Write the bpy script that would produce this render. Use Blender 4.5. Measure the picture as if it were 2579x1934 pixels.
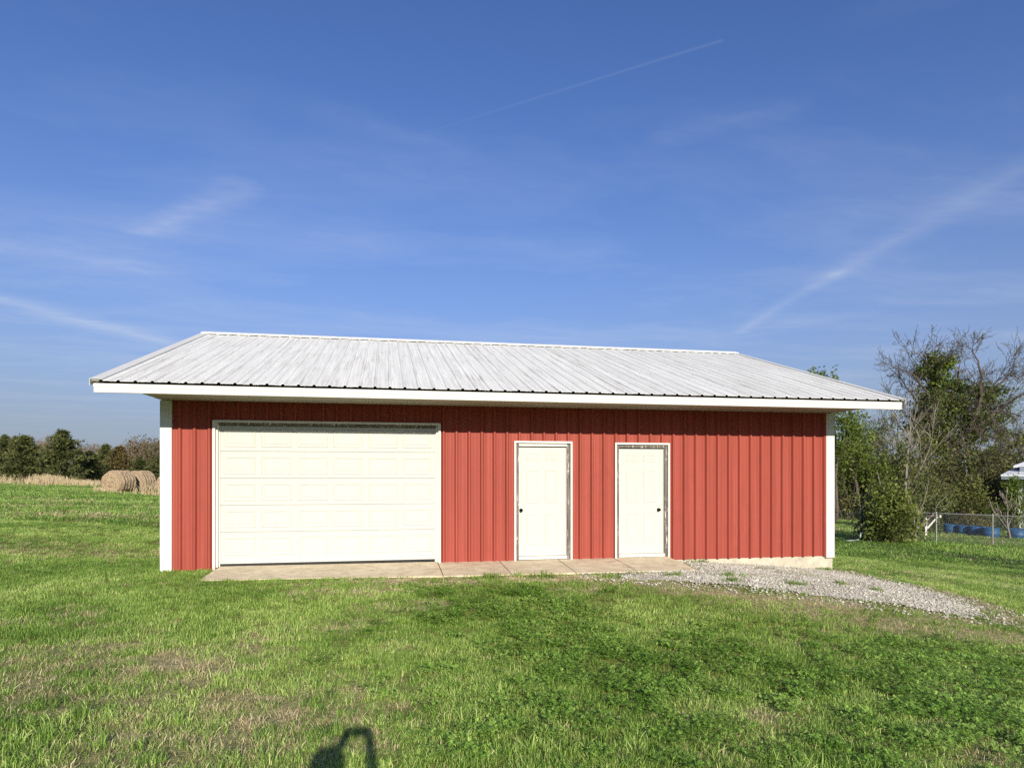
import bpy, bmesh, math, random
import numpy as np
from mathutils import Vector, Matrix, Euler

# ------------------------------------------------------------------ clear
for o in list(bpy.data.objects):
    bpy.data.objects.remove(o, do_unlink=True)
SC = bpy.context.scene
COL = SC.collection
rad = math.radians

# ------------------------------------------------------------------ camera
F_PX, W_PX, H_PX, HORIZON = 1667.0, 2579.0, 1934.0, 1197.0
YAW = rad(10.778)
CAM = Vector((3.62, -11.774, 1.50))
cd = bpy.data.cameras.new('camera')
cd.sensor_width = 36.0
cd.lens = 36.0 * F_PX / W_PX
cd.shift_y = (HORIZON - H_PX / 2) / W_PX
cd.clip_start = 0.05
cd.clip_end = 6000
cam = bpy.data.objects.new('camera', cd)
cam.location = CAM
cam.rotation_euler = (rad(90), 0, -YAW)
COL.objects.link(cam)
SC.camera = cam

# ------------------------------------------------------------------ sun and sky
SUN_EL, SHADOW_AZ = rad(20.6), rad(-2.2)          # shadows fall away from the camera, a touch to the left
sdir = Vector((math.sin(SHADOW_AZ) * math.cos(SUN_EL), math.cos(SHADOW_AZ) * math.cos(SUN_EL), -math.sin(SUN_EL)))
sl = bpy.data.lights.new('sun', 'SUN')
sl.energy = 4.8
sl.angle = rad(0.53)
sl.color = (1.0, 0.93, 0.80)
so = bpy.data.objects.new('sun', sl)
so.rotation_euler = sdir.to_track_quat('-Z', 'Y').to_euler()
so.location = (0, -40, 30)
COL.objects.link(so)

world = bpy.data.worlds.new('World')
SC.world = world
world.use_nodes = True


class NT:
    """small helper for node trees"""
    def __init__(s, tree):
        s.t = tree
        s.n = tree.nodes
        s.l = tree.links

    def new(s, kind, **kw):
        n = s.n.new(kind)
        for k, v in kw.items():
            setattr(n, k, v)
        return n

    def put(s, sock, val):
        if hasattr(val, 'is_output') or isinstance(val, bpy.types.NodeSocket):
            s.l.new(val, sock)
        else:
            sock.default_value = val

    def math(s, op, a, b=None, c=None, clamp=False):
        n = s.new('ShaderNodeMath', operation=op, use_clamp=clamp)
        s.put(n.inputs[0], a)
        if b is not None:
            s.put(n.inputs[1], b)
        if c is not None:
            s.put(n.inputs[2], c)
        return n.outputs[0]

    def vmath(s, op, a, b=None, out=0):
        n = s.new('ShaderNodeVectorMath', operation=op)
        s.put(n.inputs[0], a)
        if b is not None:
            if op == 'SCALE':
                s.put(n.inputs['Scale'], b)
            else:
                s.put(n.inputs[1], b)
        return n.outputs[out]

    def noise(s, vec, scale, detail=4, rough=0.55, dist=0.0):
        n = s.new('ShaderNodeTexNoise')
        if vec is not None:
            s.l.new(vec, n.inputs['Vector'])
        n.inputs['Scale'].default_value = scale
        n.inputs['Detail'].default_value = detail
        n.inputs['Roughness'].default_value = rough
        n.inputs['Distortion'].default_value = dist
        return n.outputs[0]

    def ramp(s, fac, stops):
        n = s.new('ShaderNodeValToRGB')
        s.l.new(fac, n.inputs[0])
        e = n.color_ramp.elements
        while len(e) < len(stops):
            e.new(0.5)
        for i, (p, c) in enumerate(stops):
            e[i].position = p
            e[i].color = c if len(c) == 4 else (*c, 1)
        return n.outputs[0]

    def mix(s, fac, a, b, mode='MIX'):
        n = s.new('ShaderNodeMix', data_type='RGBA', blend_type=mode)
        s.put(n.inputs[0], fac)
        for sock, v in ((n.inputs[6], a), (n.inputs[7], b)):
            if isinstance(v, tuple):
                v = v if len(v) == 4 else (*v, 1)
            s.put(sock, v)
        return n.outputs[2]

    def mapping(s, vec, scale=(1, 1, 1), loc=(0, 0, 0), rot=(0, 0, 0)):
        n = s.new('ShaderNodeMapping')
        s.l.new(vec, n.inputs[0])
        n.inputs['Scale'].default_value = scale
        n.inputs['Location'].default_value = loc
        n.inputs['Rotation'].default_value = rot
        return n.outputs[0]


def build_world():
    q = NT(world.node_tree)
    q.n.clear()
    out = q.new('ShaderNodeOutputWorld')
    bg = q.new('ShaderNodeBackground')
    bg.inputs['Strength'].default_value = 0.105
    q.l.new(bg.outputs[0], out.inputs[0])
    sky = q.new('ShaderNodeTexSky', sky_type='NISHITA')
    sky.sun_disc = False
    sky.sun_elevation = SUN_EL
    sky.sun_rotation = math.atan2(-sdir.x, -sdir.y)
    sky.altitude = 300
    sky.air_density = 1.0
    sky.dust_density = 0.3
    sky.ozone_density = 6.0
    tint = q.mix(1.0, sky.outputs[0], (0.90, 0.895, 1.10), 'MULTIPLY')
    # high cirrus layer: the view direction meets a flat layer overhead, clouds are laid out on that layer
    tc = q.new('ShaderNodeTexCoord')
    sep = q.new('ShaderNodeSeparateXYZ')
    q.l.new(tc.outputs['Generated'], sep.inputs[0])
    # even ground haze all round the horizon
    hz_ = q.math('POWER', q.math('DIVIDE', q.math('MAXIMUM', sep.outputs[2], 0.0), 0.225), 1.5)
    hz_ = q.math('EXPONENT', q.math('MULTIPLY', hz_, -1.0))
    tint = q.mix(hz_, tint, (2.43, 2.80, 3.34))
    z = q.math('MAXIMUM', sep.outputs[2], 0.03)
    px = q.math('DIVIDE', sep.outputs[0], z)
    py = q.math('DIVIDE', sep.outputs[1], z)
    comb = q.new('ShaderNodeCombineXYZ')
    q.l.new(px, comb.inputs[0])
    q.l.new(py, comb.inputs[1])
    P = comb.outputs[0]
    warp = q.new('ShaderNodeTexNoise')
    q.l.new(P, warp.inputs['Vector'])
    warp.inputs['Scale'].default_value = 1.3
    warp.inputs['Detail'].default_value = 7
    warp.inputs['Roughness'].default_value = 0.62
    w1 = q.vmath('SUBTRACT', warp.outputs[1], (0.5, 0.5, 0.5))
    PW = q.vmath('ADD', P, q.vmath('SCALE', w1, 0.42))
    PW2 = q.vmath('ADD', P, q.vmath('SCALE', w1, 0.10))
    fine = q.noise(q.mapping(PW, (5, 14, 1), rot=(0, 0, rad(35))), 1.0, 5, 0.6)
    fine = q.math('MULTIPLY_ADD', fine, 1.6, -0.25, clamp=True)
    total = None
    # streaks: end points on the layer, half width, strength, warped or crisp
    streaks = [((0.758, 1.407), (0.12, 1.94), 0.0065, 0.12, 0),      # thin fresh contrail
               ((2.42, 4.25), (2.19, 2.95), 0.05, 0.17, 1),          # wide old contrail
               ((2.19, 2.95), (2.03, 1.75), 0.075, 0.17, 1),
               ((-0.95, 2.98), (-0.53, 2.50), 0.055, 0.26, 2),       # hooked wisp
               ((0.84, 1.84), (1.10, 1.68), 0.06, 0.13, 2),
               ((-2.15, 4.25), (-1.62, 5.3), 0.13, 0.30, 2),
               ((-1.9, 3.1), (-1.25, 3.45), 0.16, 0.20, 2),
               ((-0.15, 1.85), (0.22, 2.03), 0.05, 0.10, 2)]
    for (a, b, hw, amt, kind) in streaks:
        base = P if kind == 0 else (PW2 if kind == 1 else PW)
        ab = Vector((b[0] - a[0], b[1] - a[1], 0))
        rel = q.vmath('SUBTRACT', base, (a[0], a[1], 0))
        t = q.math('DIVIDE', q.vmath('DOT_PRODUCT', rel, tuple(ab), out=1), ab.length_squared, clamp=True)
        pr = q.new('ShaderNodeVectorMath', operation='SCALE')
        pr.inputs[0].default_value = ab
        q.l.new(t, pr.inputs['Scale'])
        d = q.vmath('LENGTH', q.vmath('SUBTRACT', rel, pr.outputs[0]), out=1)
        v = q.math('SUBTRACT', 1.0, q.math('DIVIDE', d, hw * (1.6 if kind == 0 else 2.1)), clamp=True)
        v = q.math('SMOOTH_MIN', v, 1.0, 0.1)
        v = q.math('POWER', v, 1.5)
        if kind == 0:
            v = q.math('MULTIPLY', v, q.math('MULTIPLY_ADD', t, -0.75, 1.0))
        else:
            v = q.math('MULTIPLY', v, q.math('MULTIPLY_ADD', fine, 0.6, 0.4))
        v = q.math('MULTIPLY', v, amt if kind == 0 else amt * 0.8)
        total = v if total is None else q.math('ADD', total, v)
    # broad thin veil
    veil = q.noise(q.mapping(PW, (0.55, 1.2, 1), rot=(0, 0, rad(-30))), 1.0, 5, 0.6, 0.3)
    veil = q.math('MULTIPLY_ADD', veil, 2.4, -1.08, clamp=True)
    veil = q.math('MULTIPLY', veil, q.math('MULTIPLY_ADD', fine, 0.5, 0.5))
    total = q.math('ADD', total, q.math('MULTIPLY', veil, 0.24))
    low = q.math('SUBTRACT', 1.0, q.math('DIVIDE', sep.outputs[2], 0.55), clamp=True)
    total = q.math('MULTIPLY', total, q.math('MULTIPLY_ADD', low, 1.5, 0.45))
    up = q.math('MULTIPLY', q.math('SUBTRACT', sep.outputs[2], 0.04), 9.0, clamp=True)
    total = q.math('MULTIPLY', total, up, clamp=True)
    col = q.mix(total, tint, (5.6, 5.9, 6.4))
    q.l.new(col, bg.inputs['Color'])


build_world()
SC.view_settings.view_transform = 'Standard'
SC.view_settings.look = 'None'
SC.view_settings.gamma = 1.0
SC.view_settings.use_curve_mapping = False
SC.view_settings.exposure = 0.35
SC.cycles.max_bounces = 4
SC.cycles.diffuse_bounces = 3
SC.cycles.use_denoising = False
SC.cycles.denoiser = 'OPENIMAGEDENOISE'
SC.cycles.denoising_input_passes = 'RGB_ALBEDO_NORMAL'
SC.cycles.denoising_prefilter = 'ACCURATE'

# ------------------------------------------------------------------ helpers
RNG = np.random.default_rng(11)
random.seed(5)


def link(o, parent=None):
    COL.objects.link(o)
    if parent is not None:
        o.parent = parent
    return o


def tag(o, label=None, cat=None, group=None, kind=None):
    if label:
        o['label'] = label
    if cat:
        o['category'] = cat
    if group:
        o['group'] = group
    if kind:
        o['kind'] = kind
    return o


def empty(name, loc=(0, 0, 0), rz=0.0):
    o = bpy.data.objects.new(name, None)
    o.location = loc
    o.rotation_euler = (0, 0, rz)
    o.empty_display_size = 0.3
    return link(o)


def copy_tree(o, parent=None):
    c = o.copy()
    COL.objects.link(c)
    c.parent = parent
    for ch in list(o.children):
        copy_tree(ch, c)
    return c


class MB:
    def __init__(s):
        s.v = []
        s.f = []
        s.m = []

    def add(s, vs, fs, mi=0):
        n = len(s.v)
        s.v += [tuple(p) for p in vs]
        s.f += [tuple(i + n for i in f) for f in fs]
        s.m += [mi] * len(fs)

    def box(s, x0, x1, y0, y1, z0, z1, mi=0):
        s.add([(x0, y0, z0), (x1, y0, z0), (x1, y1, z0), (x0, y1, z0), (x0, y0, z1), (x1, y0, z1), (x1, y1, z1), (x0, y1, z1)],
              [(0, 3, 2, 1), (4, 5, 6, 7), (0, 1, 5, 4), (1, 2, 6, 5), (2, 3, 7, 6), (3, 0, 4, 7)], mi)

    def hexa(s, p, mi=0):
        """eight corners: four below, four above"""
        s.add(p, [(0, 3, 2, 1), (4, 5, 6, 7), (0, 1, 5, 4), (1, 2, 6, 5), (2, 3, 7, 6), (3, 0, 4, 7)], mi)

    def tube(s, pts, rs, k=6, mi=0, cap=True):
        pts = [Vector(p) for p in pts]
        n0 = len(s.v)
        for i, p in enumerate(pts):
            d = (pts[min(i + 1, len(pts) - 1)] - pts[max(i - 1, 0)])
            if d.length < 1e-6:
                d = Vector((0, 0, 1))
            d.normalize()
            u = d.cross(Vector((0.31, 0.17, 0.93)) if abs(d.z) < 0.9 else Vector((1, 0.1, 0)))
            u.normalize()
            w = d.cross(u)
            for j in range(k):
                a = 2 * math.pi * j / k
                s.v.append(tuple(p + (u * math.cos(a) + w * math.sin(a)) * rs[i]))
        for i in range(len(pts) - 1):
            for j in range(k):
                a, b = n0 + i * k + j, n0 + i * k + (j + 1) % k
                s.f.append((a, b, b + k, a + k))
                s.m.append(mi)
        if cap:
            s.f.append(tuple(n0 + j for j in reversed(range(k))))
            s.f.append(tuple(n0 + (len(pts) - 1) * k + j for j in range(k)))
            s.m += [mi, mi]

    def lathe(s, prof, k=16, axis='z', origin=(0, 0, 0), mi=0):
        """prof: list of (radius, height)"""
        n0 = len(s.v)
        ox, oy, oz = origin
        for r, h in prof:
            for j in range(k):
                a = 2 * math.pi * j / k
                c, d = r * math.cos(a), r * math.sin(a)
                s.v.append({'z': (ox + c, oy + d, oz + h), 'y': (ox + c, oy + h, oz + d), 'x': (ox + h, oy + c, oz + d)}[axis])
        for i in range(len(prof) - 1):
            for j in range(k):
                a, b = n0 + i * k + j, n0 + i * k + (j + 1) % k
                s.f.append((a, b, b + k, a + k) if axis != 'y' else (a, a + k, b + k, b))
                s.m.append(mi)
        s.f.append(tuple(n0 + j for j in range(k)))
        s.f.append(tuple(n0 + (len(prof) - 1) * k + j for j in range(k)))
        s.m += [mi, mi]

    def mesh(s, name, mats, smooth=False):
        me = bpy.data.meshes.new(name)
        me.from_pydata(s.v, [], s.f)
        for m in (mats if isinstance(mats, (list, tuple)) else [mats]):
            me.materials.append(m)
        if any(s.m):
            me.polygons.foreach_set('material_index', s.m)
        if smooth:
            me.polygons.foreach_set('use_smooth', [True] * len(me.polygons))
        me.update()
        return me

    def build(s, name, mats, parent=None, smooth=False, bevel=0.0):
        me = s.mesh(name, mats, smooth)
        if bevel:
            bm = bmesh.new()
            bm.from_mesh(me)
            bmesh.ops.bevel(bm, geom=list(bm.edges), offset=bevel, segments=1, affect='EDGES')
            bm.to_mesh(me)
            bm.free()
        return link(bpy.data.objects.new(name, me), parent)


def quads_mesh(name, V, mat, per=4, smooth=False):
    """V: (n, per, 3) array, one polygon each"""
    n = len(V)
    me = bpy.data.meshes.new(name)
    me.vertices.add(n * per)
    me.vertices.foreach_set('co', np.ascontiguousarray(V, dtype=np.float32).ravel())
    me.loops.add(n * per)
    me.loops.foreach_set('vertex_index', np.arange(n * per, dtype=np.int32))
    me.polygons.add(n)
    me.polygons.foreach_set('loop_start', np.arange(0, n * per, per, dtype=np.int32))
    me.polygons.foreach_set('loop_total', np.full(n, per, dtype=np.int32))
    me.materials.append(mat)
    me.update(calc_edges=True)
    return me


# ------------------------------------------------------------------ terrain
def smooth01(t):
    t = np.clip(t, 0, 1)
    return t * t * (3 - 2 * t)


def hash_noise(x, y, seed=0):
    """cheap smooth value noise, vectorised"""
    xi, yi = np.floor(x), np.floor(y)
    fx, fy = x - xi, y - yi
    fx, fy = fx * fx * (3 - 2 * fx), fy * fy * (3 - 2 * fy)

    def h(a, b):
        v = np.sin(a * 127.1 + b * 311.7 + seed * 74.7) * 43758.5453
        return v - np.floor(v)
    return (h(xi, yi) * (1 - fx) + h(xi + 1, yi) * fx) * (1 - fy) + (h(xi, yi + 1) * (1 - fx) + h(xi + 1, yi + 1) * fx) * fy


def fbm(x, y, seed=0, octv=3):
    s, a, t = 0, 1.0, 0
    for i in range(octv):
        s = s + a * hash_noise(x * 2 ** i, y * 2 ** i, seed + i)
        t += a
        a *= 0.5
    return s / t


def ground_z(x, y):
    x = np.asarray(x, float)
    y = np.asarray(y, float)
    b = -0.1 + np.where(x < 0, 1.2 * np.tanh(-0.0475 * x / 1.2), -3.5 * np.tanh(0.0475 * x / 3.5))
    dx = np.maximum(np.maximum(-0.5 - x, 0), x - 12.9)
    dy = np.maximum(np.maximum(-1.6 - y, 0), y - 9.5)
    w = 1 - smooth01(np.hypot(dx, dy) / 4.5)
    pad = np.interp(x, [-1, 0, 1, 5, 8.8, 9.5, 10.8, 12.35, 13.5], [-.08, -.08, -.072, -.118, -.140, -.16, -.26, -.40, -.5])
    return b + w * (pad - b)


def gz(x, y):
    return float(ground_z(x, y))


def world_at(px, py, Z):
    """the point Z metres in front of the lens plane that the photograph shows at that spot"""
    X, Y = (px - W_PX / 2) / F_PX * Z, (HORIZON - py) / F_PX * Z
    return Vector((CAM.x + X * math.cos(YAW) + Z * math.sin(YAW), CAM.y - X * math.sin(YAW) + Z * math.cos(YAW), CAM.z + Y))


def cam_xz(x, y):
    dx, dy = x - CAM.x, y - CAM.y
    return dx * math.cos(YAW) - dy * math.sin(YAW), dx * math.sin(YAW) + dy * math.cos(YAW)


# ------------------------------------------------------------------ materials
def material(name):
    m = bpy.data.materials.new(name)
    m.use_nodes = True
    q = NT(m.node_tree)
    b = q.n['Principled BSDF']
    return m, q, b


def set_spec(b, v):
    b.inputs['Specular IOR Level'].default_value = v


def m_painted_metal(name, col, rough=0.5, streak=0.18, dirt=None, dirt_amt=0.3, axis='z', spec=0.35, vary=0.06, dirt_scale=3.0):
    m, q, b = material(name)
    tc = q.new('ShaderNodeTexCoord')
    geo = q.new('ShaderNodeNewGeometry')
    pos = geo.outputs['Position']
    sc = {'z': (9, 9, 0.25), 'slope': (14, 0.5, 0.5)}[axis]
    n1 = q.noise(q.mapping(pos, sc), 1.0, 5, 0.6)
    n2 = q.noise(pos, 1.1, 4, 0.6)
    dark = tuple(c * (1 - streak) for c in col)
    lite = tuple(min(1, c * (1 + streak * 0.6) + 0.01) for c in col)
    c = q.ramp(n1, [(0.3, dark), (0.7, lite)])
    info = q.new('ShaderNodeObjectInfo')
    c = q.mix(q.math('MULTIPLY', info.outputs['Random'], vary * 4), c, tuple(x * 0.8 for x in col))
    if dirt:
        n3 = q.noise(q.mapping(pos, sc if axis == 'slope' else (3, 3, 1.2)), dirt_scale, 6, 0.65)
        d = q.math('MULTIPLY', q.math('MULTIPLY_ADD', n3, 3.2, -1.45, clamp=True), q.math('MULTIPLY_ADD', n2, 2.0, -0.55, clamp=True))
        c = q.mix(q.math('MULTIPLY', d, dirt_amt), c, dirt)
    q.l.new(c, b.inputs['Base Color'])
    q.l.new(q.math('MULTIPLY_ADD', n2, 0.25, rough - 0.12), b.inputs['Roughness'])
    set_spec(b, spec)
    bump = q.new('ShaderNodeBump')
    bump.inputs['Strength'].default_value = 0.12
    bump.inputs['Distance'].default_value = 0.02
    q.l.new(q.noise(pos, 2.2, 2, 0.5), bump.inputs['Height'])
    q.l.new(bump.outputs[0], b.inputs['Normal'])
    return m


M = {}
M['red_metal'] = m_painted_metal('red_painted_metal', (0.332, 0.066, 0.045), 0.55, 0.16, (0.18, 0.05, 0.038), 0.5, 'z', 0.15, 0.10)
M['white_metal'] = m_painted_metal('white_painted_metal', (0.64, 0.63, 0.58), 0.5, 0.04, (0.52, 0.49, 0.42), 0.35, 'z', 0.35, 0.0)
M['white_paint'] = m_painted_metal('white_painted_board', (0.63, 0.615, 0.55), 0.6, 0.05, (0.50, 0.45, 0.36), 0.4, 'z', 0.3, 0.0, 5.0)
M['cream_door'] = m_painted_metal('cream_painted_steel', (0.515, 0.512, 0.468), 0.5, 0.02, (0.60, 0.56, 0.44), 0.3, 'z', 0.3, 0.0)
M['roof_metal'] = m_painted_metal('weathered_white_roof_metal', (0.775, 0.765, 0.71), 0.55, 0.12, (0.29, 0.26, 0.21), 0.95, 'slope', 0.4, 0.05, 1.6)


def m_wood(name, light, dark, patch=None, patch_amt=0.0, grain=(40, 40, 1.5), rough=0.85):
    m, q, b = material(name)
    geo = q.new('ShaderNodeNewGeometry')
    pos = geo.outputs['Position']
    n = q.noise(q.mapping(pos, grain), 1.0, 6, 0.65)
    c = q.ramp(n, [(0.3, dark), (0.68, light)])
    if patch:
        n2 = q.noise(q.mapping(pos, (22, 22, 4.5)), 1.0, 5, 0.7)
        c = q.mix(q.math('MULTIPLY', q.math('MULTIPLY_ADD', n2, 9, -5.0, clamp=True), patch_amt), c, patch)
    q.l.new(c, b.inputs['Base Color'])
    b.inputs['Roughness'].default_value = rough
    set_spec(b, 0.2)
    bump = q.new('ShaderNodeBump')
    bump.inputs['Strength'].default_value = 0.4
    bump.inputs['Distance'].default_value = 0.004
    q.l.new(n, bump.inputs['Height'])
    q.l.new(bump.outputs[0], b.inputs['Normal'])
    return m


M['old_wood'] = m_wood('peeling_grey_wood', (0.23, 0.205, 0.175), (0.06, 0.052, 0.045), (0.72, 0.68, 0.58), 0.9)
M['soffit_wood'] = m_wood('dull_painted_soffit_board', (0.42, 0.40, 0.33), (0.29, 0.27, 0.22), None, 0, (1.2, 25, 25))
M['dark_wood'] = m_wood('dark_rough_wood', (0.10, 0.085, 0.07), (0.04, 0.034, 0.03))
M['post_wood'] = m_wood('white_painted_post', (0.78, 0.76, 0.70), (0.55, 0.52, 0.46))


def m_concrete(name, a, b2, c2, scale=2.0):
    m, q, b = material(name)
    geo = q.new('ShaderNodeNewGeometry')
    pos = geo.outputs['Position']
    n1 = q.noise(pos, scale, 7, 0.68)
    n2 = q.noise(pos, scale * 0.35, 4, 0.6, 0.6)
    n3 = q.noise(pos, 160, 3, 0.6)
    c = q.ramp(n1, [(0.3, b2), (0.55, a), (0.75, tuple(min(1, x * 1.15) for x in a))])
    c = q.mix(q.math('MULTIPLY_ADD', n2, 3.0, -1.35, clamp=True), c, c2)
    st = q.noise(q.mapping(pos, (1.0, 2.4, 1)), scale * 0.9, 5, 0.7, 1.2)
    c = q.mix(q.math('MULTIPLY', q.math('MULTIPLY_ADD', st, 6.0, -3.3, clamp=True), 0.6), c, tuple(x * 0.62 for x in c2))
    c = q.mix(0.25, c, q.ramp(n3, [(0.3, tuple(x * 0.5 for x in a)), (0.7, tuple(min(1, x * 1.3) for x in a))]))
    q.l.new(c, b.inputs['Base Color'])
    b.inputs['Roughness'].default_value = 0.9
    set_spec(b, 0.2)
    bump = q.new('ShaderNodeBump')
    bump.inputs['Strength'].default_value = 0.35
    bump.inputs['Distance'].default_value = 0.006
    q.l.new(n3, bump.inputs['Height'])
    q.l.new(bump.outputs[0], b.inputs['Normal'])
    return m


M['concrete'] = m_concrete('tan_concrete', (0.74, 0.63, 0.44), (0.40, 0.315, 0.20), (0.55, 0.45, 0.30), 6.0)
M['foundation'] = m_concrete('pale_concrete_footing', (0.56, 0.515, 0.40), (0.35, 0.31, 0.23), (0.45, 0.40, 0.30), 5.0)


def m_plain(name, col, rough=0.5, metallic=0.0, spec=0.5, vary=0.12, scale=6.0):
    m, q, b = material(name)
    geo = q.new('ShaderNodeNewGeometry')
    n = q.noise(geo.outputs['Position'], scale, 4, 0.6)
    c = q.ramp(n, [(0.3, tuple(x * (1 - vary) for x in col)), (0.7, tuple(min(1, x * (1 + vary)) for x in col))])
    q.l.new(c, b.inputs['Base Color'])
    b.inputs['Roughness'].default_value = rough
    b.inputs['Metallic'].default_value = metallic
    set_spec(b, spec)
    return m


M['knob'] = m_plain('dark_bronze_metal', (0.03, 0.026, 0.022), 0.28, 0.8)
M['seal'] = m_plain('black_rubber', (0.02, 0.02, 0.02), 0.8)
M['galv'] = m_plain('galvanised_steel', (0.27, 0.275, 0.265), 0.45, 0.6, 0.4)
M['dark_steel'] = m_plain('dark_green_steel', (0.035, 0.045, 0.042), 0.5, 0.3)
M['barrel_blue'] = m_plain('blue_plastic', (0.015, 0.070, 0.155), 0.55, 0, 0.4, 0.5, 4.0)
M['house_siding'] = m_plain('blue_grey_siding', (0.20, 0.235, 0.27), 0.6)
M['house_trim'] = m_plain('white_house_trim', (0.72, 0.72, 0.70), 0.6)
M['house_roof'] = m_plain('white_house_roof', (0.72, 0.72, 0.72), 0.45)
M['glass'] = m_plain('dark_window_glass', (0.02, 0.025, 0.03), 0.08, 0, 0.6)
M['soil'] = m_plain('dark_soil', (0.05, 0.04, 0.03), 0.95, 0, 0.1, 0.3)
M['pipe'] = m_plain('grey_plastic_pipe', (0.55, 0.56, 0.55), 0.5)
M['deck'] = m_plain('dark_roof_deck', (0.06, 0.05, 0.04), 0.9)


def m_bark(name, light, dark):
    m, q, b = material(name)
    geo = q.new('ShaderNodeNewGeometry')
    n = q.noise(q.mapping(geo.outputs['Position'], (6, 6, 1.6)), 1.0, 6, 0.7)
    q.l.new(q.ramp(n, [(0.3, dark), (0.7, light)]), b.inputs['Base Color'])
    b.inputs['Roughness'].default_value = 0.95
    set_spec(b, 0.1)
    return m


M['bark'] = m_bark('grey_brown_bark', (0.17, 0.14, 0.115), (0.05, 0.04, 0.034))
M['bark_pale'] = m_bark('pale_bark', (0.36, 0.32, 0.26), (0.15, 0.125, 0.10))
M['twig'] = m_bark('brown_twigs', (0.13, 0.11, 0.075), (0.06, 0.05, 0.035))
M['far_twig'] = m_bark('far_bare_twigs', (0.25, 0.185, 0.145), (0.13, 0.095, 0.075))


def m_leaf(name, stops, transl=0.35, rough=0.55, scale=2.5, tone=False):
    """leaf colour varies leaf by leaf; thin leaves let some light through"""
    m, q, b = material(name)
    geo = q.new('ShaderNodeNewGeometry')
    if tone:
        at = q.new('ShaderNodeAttribute', attribute_type='INSTANCER', attribute_name='tone')
        fac = q.math('ADD', at.outputs['Fac'], q.math('MULTIPLY_ADD', geo.outputs['Random Per Island'], 0.8, -0.38), clamp=True)
    else:
        n = q.noise(geo.outputs['Position'], scale, 3, 0.6)
        fac = q.math('ADD', q.math('MULTIPLY_ADD', n, 1.3, -0.4), q.math('MULTIPLY_ADD', geo.outputs['Random Per Island'], 0.5, -0.0), clamp=True)
    c = q.ramp(fac, stops)
    q.l.new(c, b.inputs['Base Color'])
    b.inputs['Roughness'].default_value = rough
    set_spec(b, 0.25)
    tr = q.new('ShaderNodeBsdfTranslucent')
    q.l.new(q.mix(0.5, c, tuple(min(1, v * 1.3) for v in stops[-1][1])), tr.inputs[0])
    mx = q.new('ShaderNodeMixShader')
    mx.inputs[0].default_value = transl
    q.l.new(b.outputs[0], mx.inputs[1])
    q.l.new(tr.outputs[0], mx.inputs[2])
    q.l.new(mx.outputs[0], q.n['Material Output'].inputs[0])
    return m


M['grass'] = m_leaf('lawn_grass', [(0.0, (0.050, 0.115, 0.010)), (0.4, (0.200, 0.345, 0.052)), (0.75, (0.385, 0.530, 0.125)), (1.0, (0.68, 0.74, 0.28))], 0.30, 0.5, tone=True)
M['dry'] = m_leaf('dry_grass', [(0.0, (0.26, 0.205, 0.10)), (0.5, (0.50, 0.415, 0.225)), (1.0, (0.78, 0.68, 0.42))], 0.25, 0.8, tone=True)
M['clover'] = m_leaf('clover_leaf', [(0.0, (0.070, 0.160, 0.014)), (0.5, (0.195, 0.345, 0.052)), (1.0, (0.40, 0.55, 0.13))], 0.3, 0.5, tone=True)
M['straw'] = m_leaf('tall_dry_grass', [(0.0, (0.33, 0.25, 0.14)), (0.5, (0.52, 0.41, 0.24)), (1.0, (0.66, 0.55, 0.36))], 0.3, 0.8)
M['cedar'] = m_leaf('cedar_green', [(0.0, (0.026, 0.036, 0.010)), (0.5, (0.085, 0.100, 0.030)), (1.0, (0.21, 0.215, 0.07))], 0.15, 0.7, 0.9)
M['cedar_brown'] = m_leaf('bronzed_cedar', [(0.0, (0.045, 0.036, 0.012)), (0.5, (0.13, 0.10, 0.034)), (1.0, (0.23, 0.175, 0.06))], 0.15, 0.7, 0.9)
M['leaf_spring'] = m_leaf('spring_leaf', [(0.0, (0.045, 0.070, 0.012)), (0.5, (0.125, 0.170, 0.030)), (1.0, (0.25, 0.31, 0.06))], 0.35, 0.5, 0.8)
M['leaf_ivy'] = m_leaf('ivy_leaf', [(0.0, (0.035, 0.056, 0.010)), (0.5, (0.105, 0.145, 0.026)), (1.0, (0.23, 0.275, 0.06))], 0.25, 0.4, 0.7)
M['leaf_bush'] = m_leaf('bush_leaf', [(0.0, (0.030, 0.045, 0.010)), (0.45, (0.115, 0.145, 0.027)), (1.0, (0.32, 0.34, 0.085))], 0.3, 0.4, 1.6)
M['leaf_brush'] = m_leaf('undergrowth_leaf', [(0.0, (0.035, 0.045, 0.012)), (0.4, (0.100, 0.120, 0.026)), (0.7, (0.185, 0.195, 0.050)), (1.0, (0.26, 0.215, 0.11))], 0.3, 0.6, 0.5)
M['far_green'] = m_leaf('far_budding_leaf', [(0.0, (0.060, 0.055, 0.022)), (0.5, (0.105, 0.092, 0.035)), (1.0, (0.16, 0.135, 0.055))], 0.3, 0.7, 0.3)


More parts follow.
